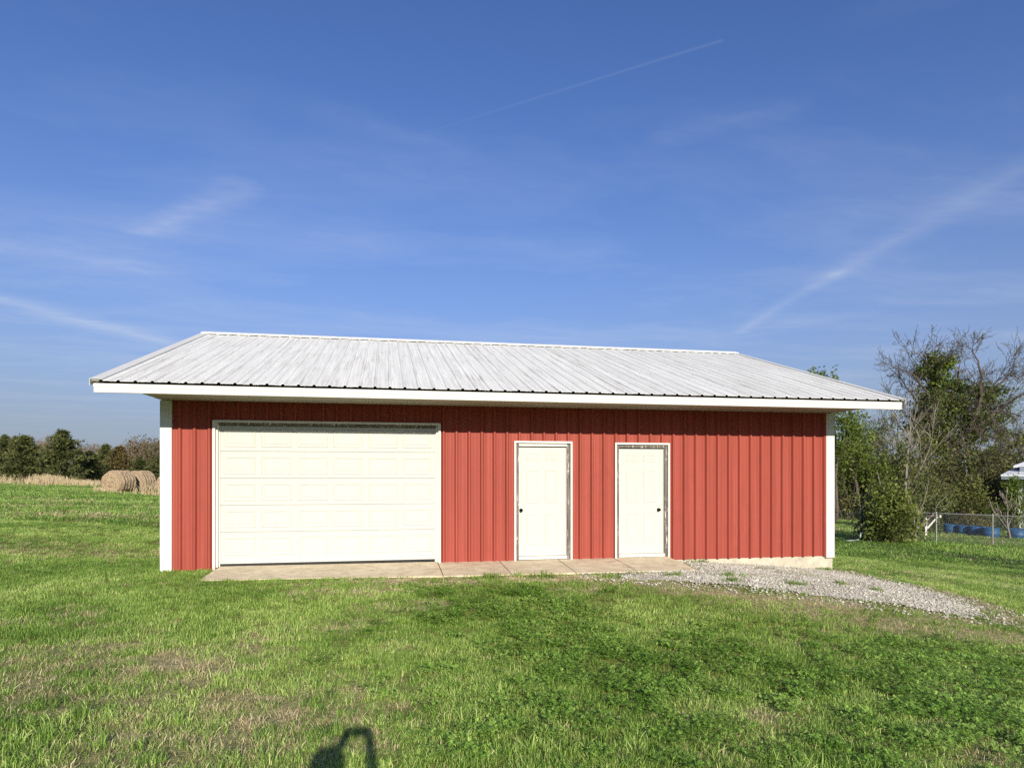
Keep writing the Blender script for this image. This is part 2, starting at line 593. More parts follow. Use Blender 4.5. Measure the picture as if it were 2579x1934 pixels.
def m_ground():
    m, q, b = material('lawn_ground')
    geo = q.new('ShaderNodeNewGeometry')
    pos = geo.outputs['Position']
    n1 = q.noise(pos, 0.55, 6, 0.65)
    n2 = q.noise(pos, 7.0, 5, 0.7)
    n3 = q.noise(pos, 40.0, 3, 0.7)
    n4 = q.noise(q.mapping(pos, (0.10, 0.45, 1)), 1.0, 5, 0.65)
    c = q.ramp(n2, [(0.25, (0.11, 0.15, 0.022)), (0.5, (0.21, 0.265, 0.046)), (0.8, (0.34, 0.375, 0.095))])
    c = q.mix(q.math('MULTIPLY_ADD', n1, 3.0, -1.35, clamp=True), c, (0.23, 0.215, 0.085))
    c = q.mix(q.math('MULTIPLY', q.math('MULTIPLY_ADD', n4, 3.2, -1.5, clamp=True), 0.55), c, (0.36, 0.34, 0.14))
    c = q.mix(0.35, c, q.ramp(n3, [(0.3, (0.05, 0.06, 0.016)), (0.7, (0.26, 0.28, 0.09))]))
    # bare dry soil marked by a painted-in field of the mesh
    at = q.new('ShaderNodeAttribute', attribute_type='GEOMETRY', attribute_name='bare')
    c = q.mix(at.outputs['Fac'], c, q.ramp(n2, [(0.3, (0.30, 0.245, 0.14)), (0.7, (0.58, 0.485, 0.30))]))
    q.l.new(c, b.inputs['Base Color'])
    b.inputs['Roughness'].default_value = 1.0
    set_spec(b, 0.0)
    bump = q.new('ShaderNodeBump')
    bump.inputs['Strength'].default_value = 1.0
    bump.inputs['Distance'].default_value = 0.06
    q.l.new(q.math('ADD', n2, q.math('MULTIPLY', n3, 0.4)), bump.inputs['Height'])
    q.l.new(bump.outputs[0], b.inputs['Normal'])
    return m


def m_gravel(name):
    m, q, b = material(name)
    geo = q.new('ShaderNodeNewGeometry')
    at = q.new('ShaderNodeAttribute', attribute_type='INSTANCER', attribute_name='tone')
    n = q.noise(geo.outputs['Position'], 60, 3, 0.6)
    c = q.ramp(at.outputs['Fac'], [(0.0, (0.19, 0.165, 0.115)), (0.4, (0.40, 0.365, 0.28)), (0.8, (0.59, 0.555, 0.455)), (1.0, (0.80, 0.76, 0.65))])
    c = q.mix(0.3, c, q.ramp(n, [(0.3, (0.2, 0.19, 0.17)), (0.7, (0.7, 0.68, 0.64))]))
    q.l.new(c, b.inputs['Base Color'])
    b.inputs['Roughness'].default_value = 0.9
    set_spec(b, 0.2)
    return m


M['ground'] = m_ground()
M['gravel'] = m_gravel('limestone_gravel')
M['gravel_bed'] = m_concrete('gravel_dust', (0.60, 0.55, 0.45), (0.36, 0.315, 0.24), (0.46, 0.41, 0.32), 9.0)

# ------------------------------------------------------------------ fields on the lawn
GRAVEL_POLY = [(7.0, -1.62), (8.4, -1.27), (8.90, -1.10), (8.90, -0.02), (12.30, -0.02), (12.36, -1.3), (12.45, -2.7), (12.4, -3.4), (12.1, -3.9),
               (11.45, -3.75), (10.67, -3.35), (9.62, -2.95), (8.87, -2.6), (8.06, -2.3), (7.33, -1.95)]


def in_poly(x, y, poly):
    x = np.asarray(x)
    y = np.asarray(y)
    c = np.zeros(x.shape, bool)
    n = len(poly)
    for i in range(n):
        x0, y0 = poly[i]
        x1, y1 = poly[(i + 1) % n]
        hit = ((y0 > y) != (y1 > y)) & (x < (x1 - x0) * (y - y0) / (y1 - y0 + 1e-9) + x0)
        c ^= hit
    return c


def poly_dist(x, y, poly):
    d = np.full(np.shape(x), 1e9)
    n = len(poly)
    for i in range(n):
        a = np.array(poly[i])
        b = np.array(poly[(i + 1) % n])
        ab = b - a
        t = np.clip(((x - a[0]) * ab[0] + (y - a[1]) * ab[1]) / (ab @ ab), 0, 1)
        d = np.minimum(d, np.hypot(x - a[0] - t * ab[0], y - a[1] - t * ab[1]))
    return d


def on_walk(x, y):
    return (x > 0.90) & (x < 8.86) & (y > -1.2) & (y < 0.3)


def in_barn(x, y):
    return (x > -0.02) & (x < 12.37) & (y > -0.03) & (y < 9.55)


def blob(x, y, cx, cy, rx, ry, rot=0.0):
    c, s = math.cos(rot), math.sin(rot)
    u = ((x - cx) * c + (y - cy) * s) / rx
    v = (-(x - cx) * s + (y - cy) * c) / ry
    return np.exp(-(u * u + v * v))


def dry_field(x, y):
    """0..1 share of dead grass"""
    d = np.zeros(np.shape(x))
    for cx, cy, rx, ry, a, r in [(1.5, -5.7, 1.3, 0.8, 0.80, 0.5), (2.7, -6.8, 1.1, 0.65, 0.80, 0.6), (0.9, -5.1, 1.0, 0.5, 0.65, 0.3), (2.3, -7.4, 0.9, 0.5, 0.6, 0.2), (3.2, -7.4, 0.5, 0.4, 0.6, 0.5),
                                 (10.8, -4.5, 1.3, 0.5, 0.75, -0.2), (10.0, -4.0, 1.6, 0.40, 0.6, -0.35), (3.95, -3.3, 0.55, 0.3, 0.65, 0.3), (3.0, -4.2, 0.6, 0.25, 0.4, 0.3), (12.7, -4.4, 0.8, 0.6, 0.6, 0.3),
                                 (5.9, -7.6, 0.5, 0.25, 0.35, 0.3), (6.6, -6.9, 0.4, 0.2, 0.4, 0.3), (8.6, -5.2, 0.9, 0.35, 0.35, -0.2), (3.6, -2.3, 0.6, 0.35, 0.6, 0.4)]:
        d = np.maximum(d, a * np.minimum(1, 1.35 * blob(x, y, cx, cy, rx, ry, r)))
    n = fbm(x * 1.7, y * 1.7, 3, 4)
    d = d * np.clip(-0.15 + 2.1 * n, 0.05, 1.1)
    e = np.zeros(np.shape(x))
    for cx, cy, rx, ry, r in [(4.4, -1.62, 1.15, 0.42, 0.0), (6.3, -1.62, 2.3, 0.36, -0.06), (7.6, -2.35, 0.8, 0.30, -0.35), (8.6, -2.95, 0.9, 0.34, -0.35), (9.7, -3.35, 0.9, 0.34, -0.3), (10.8, -3.85, 0.9, 0.34, -0.3),
                              (12.55, -0.9, 0.26, 1.3, 0.0), (12.65, -2.6, 0.30, 1.1, 0.0), (12.5, -4.0, 0.5, 0.35, 0.2)]:
        e = np.maximum(e, np.minimum(1, 1.5 * blob(x, y, cx, cy, rx, ry, r)))
    d = np.maximum(d, e * np.clip(0.35 + 1.4 * fbm(x * 2.6, y * 2.6, 13, 3), 0, 1) * np.clip((fbm(x * 2.1, y * 2.1, 15, 2) - 0.25) * 5, 0.15, 1))
    far = fbm(x * 0.16, y * 0.5, 9, 4)
    d = np.maximum(d, np.where(y > 2, np.clip((far - 0.47) * 3.4, 0, 0.62), np.clip((fbm(x * 0.8, y * 0.8, 21, 3) - 0.62) * 3.0, 0, 0.4)))
    return np.clip(d, 0, 1)


def clover_field(x, y):
    c = np.maximum.reduce([blob(x, y, 6.3, -5.9, 1.6, 1.3), blob(x, y, 7.6, -6.8, 1.6, 1.2), blob(x, y, 5.2, -4.2, 1.0, 1.4), blob(x, y, 5.5, -7.3, 0.9, 0.8), 0.8 * blob(x, y, 5.2, -2.9, 1.4, 0.5), 0.9 * blob(x, y, 8.8, -6.3, 1.5, 1.3)])
    n = fbm(x * 1.9 + 7, y * 1.9, 5, 4)
    return np.clip(c * 1.5 * np.clip((n - 0.30) * 2.6, 0, 1.2), 0, 0.58)


def build_ground():
    def lines(c0, c1, step, lo, hi):
        v = list(np.arange(c0, c1 + 1e-6, step))
        s, a = step, c1
        while a < hi:
            s *= 1.22
            a += s
            v.append(a)
        s, a = step, c0
        while a > lo:
            s *= 1.22
            a -= s
            v.insert(0, a)
        return np.array(v)
    xs = lines(-8, 20, 0.2, -2500, 2500)
    ys = lines(-9.4, 4, 0.2, -600, 3500)
    X, Y = np.meshgrid(xs, ys)
    Z = ground_z(X, Y)
    near = np.exp(-((X - 5) / 40) ** 2 - ((Y) / 40) ** 2)
    Z = Z + (fbm(X * 0.9, Y * 0.9, 2, 3) - 0.5) * 0.035 * near
    # stay clear below the walk and the building
    d = np.maximum(np.maximum(0.90 - X, X - 8.86), np.maximum(-1.2 - Y, Y - 0.5))
    under = np.clip(-d / 0.3, 0, 1)
    Z = Z - under * 0.10
    nx, ny = len(xs), len(ys)
    idx = np.arange(nx * ny).reshape(ny, nx)
    fs = np.stack([idx[:-1, :-1], idx[:-1, 1:], idx[1:, 1:], idx[1:, :-1]], -1).reshape(-1, 4)
    me = bpy.data.meshes.new('ground')
    me.from_pydata(np.stack([X.ravel(), Y.ravel(), Z.ravel()], -1).tolist(), [], fs.tolist())
    me.materials.append(M['ground'])
    me.polygons.foreach_set('use_smooth', [True] * len(me.polygons))
    at = me.attributes.new('bare', 'FLOAT', 'POINT')
    bare = np.clip(dry_field(X, Y) * 0.9, 0, 1) * np.exp(-((X - 6) / 12) ** 2 - ((Y + 3) / 8) ** 2)
    at.data.foreach_set('value', bare.ravel().astype(np.float32))
    me.update()
    o = link(bpy.data.objects.new('ground', me))
    tag(o, kind='structure')
    o['label'] = 'green lawn and field sloping gently down to the right'
    return o


build_ground()

# ------------------------------------------------------------------ concrete walk
walk = tag(empty('concrete_walk', (0, 0, 0)), 'tan concrete walk along the foot of the red barn', kind='structure')
JOINTS = [0.885, 4.518, 5.627, 6.713, 7.777, 8.86]
for i in range(5):
    a, b = JOINTS[i] + (0.007 if i else 0), JOINTS[i + 1] - (0.007 if i < 4 else 0)
    zi = [-.025, -.034, -.036, -.034, -.030, -.028]
    zo = [-.062, -.100, -.104, -.108, -.112, -.116]
    ya, yb = -1.20 - 0.012 * random.random(), 0.055
    dx0 = 0.05 if i == 0 else 0
    mb = MB()
    n = 8
    for k in range(n):
        u0, u1 = a + (b - a) * k / n, a + (b - a) * (k + 1) / n

        def zt(u, z):
            return z[i] + (z[i + 1] - z[i]) * (u - a) / (b - a)
        mb.add([(u0, ya, zt(u0, zo) - 0.14), (u1, ya, zt(u1, zo) - 0.14), (u1, yb, zt(u1, zi) - 0.14), (u0, yb, zt(u0, zi) - 0.14),
                (u0, ya, zt(u0, zo)), (u1, ya, zt(u1, zo)), (u1, yb, zt(u1, zi)), (u0, yb, zt(u0, zi))],
               [(4, 5, 6, 7), (0, 1, 5, 4), (2, 3, 7, 6)] + ([(3, 0, 4, 7)] if k == 0 else []) + ([(1, 2, 6, 5)] if k == n - 1 else []))
    mb.build('concrete_slab', M['concrete'], walk)
mb = MB()
mb.add([(0.89, -1.19, -.14), (8.85, -1.19, -.17), (8.85, .05, -.10), (.89, .05, -.10)], [(0, 1, 2, 3)])
mb.build('joint_filler', M['soil'], walk)

# ------------------------------------------------------------------ the barn
L, D = 12.35, 9.5
EAVE_Y, FASC0, FASC1 = -1.20, 2.706, 2.834
RIDGE_Y, RIDGE_Z = 4.75, 4.81
EDGE_Y, EDGE_Z = -1.25, 2.870
SLOPE = (RIDGE_Z - EDGE_Z) / (RIDGE_Y - EDGE_Y)
OVER = 0.55
barn = tag(empty('metal_barn', (L / 2, 0, 0)), 'long red metal barn with white roof, garage door and two white doors', 'barn')


def part(mb, name, mat, parent=None, smooth=False, bevel=0.0):
    """parts of the barn are modelled in place; shift them under the barn's own origin"""
    ox = L / 2
    off = Vector((0, 0, 0))
    if parent is None:
        mb.v = [(x - ox, y, z) for x, y, z in mb.v]
        return mb.build(name, mat, barn, smooth, bevel)
    mb.v = [(x - ox, y, z) for x, y, z in mb.v]
    return mb.build(name, mat, parent, smooth, bevel)


PITCH = 0.2286
SIDING_PROF = [(-.1143, 0), (-.086, 0), (-.080, .004), (-.072, .004), (-.066, 0), (-.036, 0), (-.014, .044), (.014, .044), (.036, 0), (.066, 0), (.072, .004), (.080, .004), (.086, 0), (.1143, 0)]
OPENINGS = [(0.835, 4.525, 2.385), (5.925, 6.945, 2.09), (7.835, 8.85, 2.08)]      # x0, x1, top


def clip_profile(prof, a, b):
    """the part of a profile polyline between a and b"""
    out = []
    for (u0, h0), (u1, h1) in zip(prof[:-1], prof[1:]):
        lo, hi = max(u0, a), min(u1, b)
        if hi - lo <= 1e-5:
            continue

        def hh(u):
            return h0 + (h1 - h0) * (u - u0) / (u1 - u0)
        if not out:
            out.append((lo, hh(lo)))
        out.append((hi, hh(hi)))
    return out


SIDE_Y = -0.012
k0 = math.floor((0 - 4.6225) / PITCH)
k = k0
while True:
    xc = 4.6225 + k * PITCH
    a, b = xc - PITCH / 2, xc + PITCH / 2
    k += 1
    if a > L - 0.02:
        break
    if b < 0.02:
        continue
    prof = [(xc + u, h) for u, h in SIDING_PROF]
    a, b = max(a, 0.01), min(b, L - 0.01)
    cuts = sorted({a, b} | {e for o in OPENINGS for e in o[:2] if a < e < b})
    mb = MB()
    for u0, u1 in zip(cuts[:-1], cuts[1:]):
        mid = (u0 + u1) / 2
        z0 = -0.10 + 0.004 * random.random()
        for o in OPENINGS:
            if o[0] < mid < o[1]:
                z0 = o[2]
        p = clip_profile(prof, u0, u1)
        vs, fs = [], []
        NZ = 6
        for j in range(NZ + 1):
            z = z0 + (2.735 - z0) * j / NZ
            for (u, h) in p:
                wob = 0.0016 * math.sin(u * 9 + z * 2.3) * math.sin(z * 3.1 + u)
                vs.append((u, SIDE_Y - h + wob, z))
        m_ = len(p)
        for j in range(NZ):
            for i in range(m_ - 1):
                q0 = j * m_ + i
                fs.append((q0, q0 + 1, q0 + 1 + m_, q0 + m_))
        mb.add(vs, fs)
    part(mb, 'siding_strip', M['red_metal'])

# wall core behind the sheets (solid, closes the building), with the three openings left free
mb = MB()
xs = [0.03, 0.835, 4.525, 5.925, 6.945, 7.835, 8.85, L - 0.03]
for i in range(7):
    z0 = -0.3
    for o in OPENINGS:
        if o[0] < (xs[i] + xs[i + 1]) / 2 < o[1]:
            z0 = o[2]
    mb.box(xs[i], xs[i + 1], 0.0, 0.14, z0, 2.73)
mb.box(0.03, 0.15, 0.142, D - 0.142, -0.3, 2.73)
mb.box(L - 0.15, L - 0.03, 0.142, D - 0.142, -0.3, 2.73)
mb.box(0.03, L - 0.03, D - 0.14, D, -0.3, 2.73)
mb.box(0.16, L - 0.16, 0.15, D - 0.15, -0.25, -0.06)
part(mb, 'wall_frame', M['dark_wood'])


def ribbed_wall(name, p0, p1, z0, top):
    """a wall of ribbed sheet between two plan points; top(u) gives the height"""
    p0, p1 = Vector(p0), Vector(p1)
    d = (p1 - p0)
    ln = d.length
    d.normalize()
    nrm = Vector((d.y, -d.x))
    mb = MB()
    n = int(ln / PITCH) + 1
    pts = []
    for i in range(n + 1):
        for u, h in ((-.1143, 0), (-.034, 0), (-.013, .021), (.013, .021), (.034, 0)):
            pts.append((max(0, min(ln, i * PITCH + u)), h))
    vs, fs = [], []
    for u, h in pts:
        q = p0 + d * u + nrm * h
        vs += [(q.x, q.y, z0), (q.x, q.y, top(u))]
    for i in range(len(pts) - 1):
        fs.append((2 * i, 2 * i + 2, 2 * i + 3, 2 * i + 1))
    mb.add(vs, fs)
    return part(mb, name, M['red_metal'])


gable = lambda u: 2.70 + (1 - abs(u / D * 2 - 1)) * 1.85
ribbed_wall('gable_siding', (0.012, D), (0.012, 0.0), -0.1, gable)
ribbed_wall('gable_siding', (L - 0.012, 0.0), (L - 0.012, D), -0.1, gable)
ribbed_wall('rear_siding', (L, D + 0.012), (0, D + 0.012), -0.1, lambda u: 2.72)

# footing that shows on the low right side
for bb in ((-0.005, 0.885, -0.004, 0.12, -0.6, -0.098), (8.86, L + 0.012, -0.006, 0.12, -0.75, -0.096), (L - 0.10, L + 0.010, 0.122, D, -0.9, -0.097), (-0.006, 0.1, 0.122, D, -0.6, -0.099)):
    mb = MB()
    mb.box(*bb)
    part(mb, 'footing', M['foundation'])

# corner trims: a white angle with a folded lip
for x0, x1, sgn in ((-0.012, 0.165, -1), (L - 0.165, L + 0.015, 1)):
    mb = MB()
    z0 = -0.125 if sgn > 0 else -0.16
    mb.box(x0, x1, -0.066, -0.060, z0, 2.728)
    e = x0 if sgn < 0 else x1 - 0.006
    mb.box(e, e + 0.006, -0.0595, 0.16, z0, 2.727)
    lip = x1 - 0.012 if sgn < 0 else x0
    mb.box(lip, lip + 0.012, -0.0595, -0.0125, z0, 2.727)
    fold = x1 - 0.044 if sgn < 0 else x0 + 0.036
    mb.box(fold, fold + 0.006, -0.0705, -0.0665, z0, 2.726)
    part(mb, 'corner_trim', M['white_metal'])

# soffit boards and fascia
nb = 6
for i in range(nb):
    y0 = EAVE_Y + 0.045 + (abs(EAVE_Y) - 0.05) * i / nb
    y1 = EAVE_Y + 0.045 + (abs(EAVE_Y) - 0.05) * (i + 1) / nb - 0.006
    mb = MB()
    zj = random.uniform(-0.002, 0.002)
    mb.box(0.0, L, y0, y1, 2.735 + zj, 2.75 + zj)
    part(mb, 'soffit_board', M['soffit_wood'])
mb = MB()
for xa, xb in ((-OVER, 4.15), (4.153, 8.9), (8.903, L + OVER)):
    mb.box(xa, xb, EAVE_Y, EAVE_Y + 0.04, FASC0, FASC1)
part(mb, 'fascia', M['white_paint'], bevel=0.003)
mb = MB()
mb.box(-OVER, L + OVER, EAVE_Y - 0.006, EAVE_Y - 0.001, FASC1 - 0.05, FASC1 + 0.004)
part(mb, 'drip_edge', M['white_metal'])
# rear eave fascia
mb = MB()
mb.box(-OVER, L + OVER, 2 * RIDGE_Y - EAVE_Y - 0.04, 2 * RIDGE_Y - EAVE_Y, FASC0, FASC1)
part(mb, 'rear_fascia', M['white_paint'])
mb = MB()
mb.box(0, L, D + 0.02, 2 * RIDGE_Y - EAVE_Y - 0.045, 2.735, 2.75)
part(mb, 'rear_soffit', M['soffit_wood'])


def roof_z(y):
    return EDGE_Z + SLOPE * ((y - EDGE_Y) if y <= RIDGE_Y else (2 * RIDGE_Y - EDGE_Y - y))


# roof deck and eave returns: closed body below the sheets
mb = MB()
prof = [(EAVE_Y + 0.05, roof_z(EAVE_Y) - 0.06), (RIDGE_Y, RIDGE_Z - 0.05), (2 * RIDGE_Y - EAVE_Y - 0.05, roof_z(EAVE_Y) - 0.06), (2 * RIDGE_Y - EAVE_Y - 0.05, roof_z(EAVE_Y) - 0.10), (RIDGE_Y, RIDGE_Z - 0.17), (EAVE_Y + 0.05, roof_z(EAVE_Y) - 0.10)]
n = len(prof)
xa, xb = -OVER + 0.04, L + OVER - 0.04
mb.add([(xa, y, z) for y, z in prof] + [(xb, y, z) for y, z in prof],
       [tuple(range(n)), tuple(n + i for i in reversed(range(n)))] + [(i, (i + 1) % n + 0, (i + 1) % n + n, i + n) for i in range(n)])
part(mb, 'roof_deck', M['deck'])
# rake boards on the gable edges
for x0 in (-OVER + 0.002, L + OVER - 0.042):
    mb = MB()
    for s in (0, 1):
        ya = EAVE_Y + 0.042
        f = (lambda y: y) if s == 0 else (lambda y: 2 * RIDGE_Y - y)
        p = [(x0, f(ya), roof_z(ya) - 0.16), (x0 + 0.04, f(ya), roof_z(ya) - 0.16), (x0 + 0.04, f(RIDGE_Y - 0.001), RIDGE_Z - 0.165), (x0, f(RIDGE_Y - 0.001), RIDGE_Z - 0.165)]
        p += [(x, y, z + 0.145) for x, y, z in p]
        mb.hexa(p)
    part(mb, 'rake_board', M['white_paint'])
# gable soffit
for xa, xb in ((-OVER + 0.045, 0.0), (L, L + OVER - 0.045)):
    mb = MB()
    for s in (0, 1):
        f = (lambda y: y) if s == 0 else (lambda y: 2 * RIDGE_Y - y)
        ya = 0.0
        p = [(xa, f(ya), roof_z(ya) - 0.13), (xb, f(ya), roof_z(ya) - 0.13), (xb, f(RIDGE_Y - 0.002), RIDGE_Z - 0.13), (xa, f(RIDGE_Y - 0.002), RIDGE_Z - 0.13)]
        p += [(x, y, z + 0.012) for x, y, z in p]
        mb.hexa(p)
    part(mb, 'gable_soffit', M['soffit_wood'])

# roof sheets, one strip to a rib, front and rear slope
ROOF_PROF = [(-.1143, 0), (-.080, 0), (-.076, .003), (-.070, .003), (-.066, 0), (-.028, 0), (-.012, .022), (.012, .022), (.028, 0), (.066, 0), (.070, .003), (.076, .003), (.080, 0), (.1143, 0)]
XA, XB = -OVER - 0.012, L + OVER + 0.012
for side in (0, 1):
    k = math.floor((XA - 3.681) / PITCH) - 1
    while True:
        xc = 3.681 + k * PITCH
        k += 1
        a, b = max(XA, xc - PITCH / 2), min(XB, xc + PITCH / 2)
        if xc - PITCH / 2 > XB - 0.005:
            break
        if b - a < 0.005:
            continue
        p = clip_profile([(xc + u, h) for u, h in ROOF_PROF], a, b)
        vs, fs = [], []
        NZ = 8
        tilt = random.uniform(-0.0025, 0.0025)
        for j in range(NZ + 1):
            y = EDGE_Y + (RIDGE_Y - 0.02 - EDGE_Y) * j / NZ
            z = roof_z(y)
            for (u, h) in p:
                wob = 0.0022 * math.sin(u * 13 + y * 1.7) * math.sin(y * 2.1 + u * 3) + tilt
                yy = y if side == 0 else 2 * RIDGE_Y - y
                vs.append((u, yy, z + h + (wob if j else tilt)))
        m_ = len(p)
        for j in range(NZ):
            for i in range(m_ - 1):
                q0 = j * m_ + i
                fs.append((q0, q0 + 1, q0 + 1 + m_, q0 + m_) if side == 0 else (q0, q0 + m_, q0 + 1 + m_, q0 + 1))
        # rolled front edge gives the sheet its thickness
        n0 = len(vs)
        yy = EDGE_Y if side == 0 else 2 * RIDGE_Y - EDGE_Y
        for (u, h) in p:
            vs.append((u, yy, EDGE_Z + h - 0.004 + tilt))
        for i in range(m_ - 1):
            fs.append((i, n0 + i, n0 + i + 1, i + 1))
        mb = MB()
        mb.add(vs, fs)
        part(mb, 'roof_sheet', M['roof_metal'])

# screws along the purlin lines beside the ribs
mb = MB()
k = math.floor((XA - 3.681) / PITCH) + 1
while 3.681 + k * PITCH < XB - 0.05:
    xc = 3.681 + k * PITCH
    for y in np.arange(-0.95, 4.6, 0.61):
        for sx in (-0.055, 0.055):
            if random.random() < 0.9:
                mb.lathe([(0.009, 0.0), (0.008, 0.006), (0.004, 0.009)], 6, 'z', (xc + sx, y + random.uniform(-.01, .01), roof_z(y) - 0.001))
    k += 1
o = part(mb, 'roof_screws', M['galv'])
o['kind'] = 'stuff'

# ridge cap, small gaps below it
mb = MB()
for s in (0, 1):
    f = (lambda y: y) if s == 0 else (lambda y: 2 * RIDGE_Y - y)
    ya = RIDGE_Y - 0.20
    p = [(XA - 0.01, f(ya), roof_z(ya) + 0.045), (XB + 0.01, f(ya), roof_z(ya) + 0.045), (XB + 0.01, f(RIDGE_Y), RIDGE_Z + 0.045), (XA - 0.01, f(RIDGE_Y), RIDGE_Z + 0.045)]
    p += [(x, y, z + 0.006) for x, y, z in p]
    mb.hexa(p)
    lip = [(XA - 0.01, f(ya - 0.002), roof_z(ya) + 0.026), (XB + 0.01, f(ya - 0.002), roof_z(ya) + 0.026), (XB + 0.01, f(ya + 0.004), roof_z(ya) + 0.026), (XA - 0.01, f(ya + 0.004), roof_z(ya) + 0.026)]
    lip += [(x, y, z + 0.018) for x, y, z in lip]
    mb.hexa(lip)
part(mb, 'ridge_cap', M['roof_metal'])
# rake flashing: flat over the outer rib, turned down the side
for x0, x1, e in ((XA - 0.02, XA + 0.15, 0), (XB - 0.10, XB + 0.02, 1)):
    mb = MB()
    for s in (0, 1):
        f = (lambda y: y) if s == 0 else (lambda y: 2 * RIDGE_Y - y)
        ya = EDGE_Y - 0.012
        zt = 0.026
        yb = RIDGE_Y - 0.21
        p = [(x0, f(ya), roof_z(ya) + zt), (x1, f(ya), roof_z(ya) + zt), (x1, f(yb), roof_z(yb) + zt), (x0, f(yb), roof_z(yb) + zt)]
        p += [(x, y, z + 0.005) for x, y, z in p]
        mb.hexa(p)
        xe = x0 if e == 0 else x1 - 0.006
        p = [(xe, f(ya), roof_z(ya) - 0.07), (xe + 0.006, f(ya), roof_z(ya) - 0.07), (xe + 0.006, f(RIDGE_Y - .003), RIDGE_Z - 0.07), (xe, f(RIDGE_Y - .003), RIDGE_Z - 0.07)]
        p += [(x, y, z + 0.095) for x, y, z in p]
        mb.hexa(p)
    part(mb, 'rake_flashing', M['white_metal'])


# doors -----------------------------------------------------------------
def raised(mb, x0, x1, z0, z1, y, d=0.009, w=0.02, gap=0.03):
    """an embossed field: a shallow dished rim with a raised centre, facing -y"""
    def ring(i):
        return [(x0 + i, z0 + i), (x1 - i, z0 + i), (x1 - i, z1 - i), (x0 + i, z1 - i)]
    levels = [(0, 0.0005), (0.008, d), (0.018, d), (0.018 + w, 0.002), (0.018 + w + 0.012, 0.002), (0.018 + w + 0.022, d * 0.8)]
    vs = []
    for i, h in levels:
        vs += [(x, y - h, z) for x, z in ring(i)]
    fs = []
    for r in range(len(levels) - 1):
        for j in range(4):
            a, b = r * 4 + j, r * 4 + (j + 1) % 4
            fs.append((a, b, b + 4, a + 4))
    t = (len(levels) - 1) * 4
    fs.append((t, t + 1, t + 2, t + 3))
    mb.add(vs, fs)


GY = 0.075
GZ = [0.0, 0.5415, 0.995, 1.450, 1.905, 2.365]
GX0, GX1 = 0.865, 4.495
for i in range(5):
    mb = MB()
    mb.box(GX0, GX1, GY, GY + 0.045, GZ[i] + (0.012 if i == 0 else 0.006), GZ[i + 1] - 0.006)
    mb.box(GX0 + 0.001, GX1 - 0.001, GY + 0.016, GY + 0.04, GZ[i + 1] - 0.0058, GZ[i + 1] + 0.0058)
    sec = part(mb, 'garage_door_section', M['cream_door'])
    pw = (GX1 - GX0 - 0.06) / 6
    for c in range(6):
        xa = GX0 + 0.03 + pw * c + 0.045
        xb = GX0 + 0.03 + pw * (c + 1) - 0.045
        z0 = GZ[i] + (0.15 if i == 0 else 0.075)
        mb = MB()
        raised(mb, xa, xb, z0, GZ[i + 1] - 0.085, GY, 0.010, 0.022)
        part(mb, 'raised_panel', M['cream_door'], sec)
mb = MB()
mb.box(GX0, GX1, GY + 0.008, GY + 0.04, -0.026, 0.0118)
part(mb, 'bottom_seal', M['seal'])
# garage surround: white outer trim, jamb boards, stop moulding
for x0, x1, xj0, xj1, xs0, xs1 in ((0.79, 0.832, 0.8325, 0.866, 0.8665, 0.884), (4.528, 4.57, 4.494, 4.5275, 4.476, 4.4935)):
    mb = MB()
    mb.box(x0, x1, -0.064, -0.012, -0.10, 2.4185)
    part(mb, 'garage_trim', M['white_metal'])
    mb = MB()
    mb.box(xj0, xj1, -0.008, 0.13, -0.035, 2.384)
    part(mb, 'garage_jamb', M['white_paint'])
    mb = MB()
    mb.box(xs0, xs1, GY - 0.024, GY - 0.002, -0.03, 2.345)
    part(mb, 'door_stop', M['white_paint'])
mb = MB()
mb.box(0.8325, 4.5275, -0.066, -0.012, 2.386, 2.42)
part(mb, 'garage_trim', M['white_metal'])
mb = MB()
mb.box(0.8665, 4.4935, -0.006, 0.13, 2.352, 2.3845)
mb.box(0.885, 4.475, GY - 0.022, GY - 0.002, 2.335, 2.3515)
part(mb, 'garage_head', M['old_wood'])


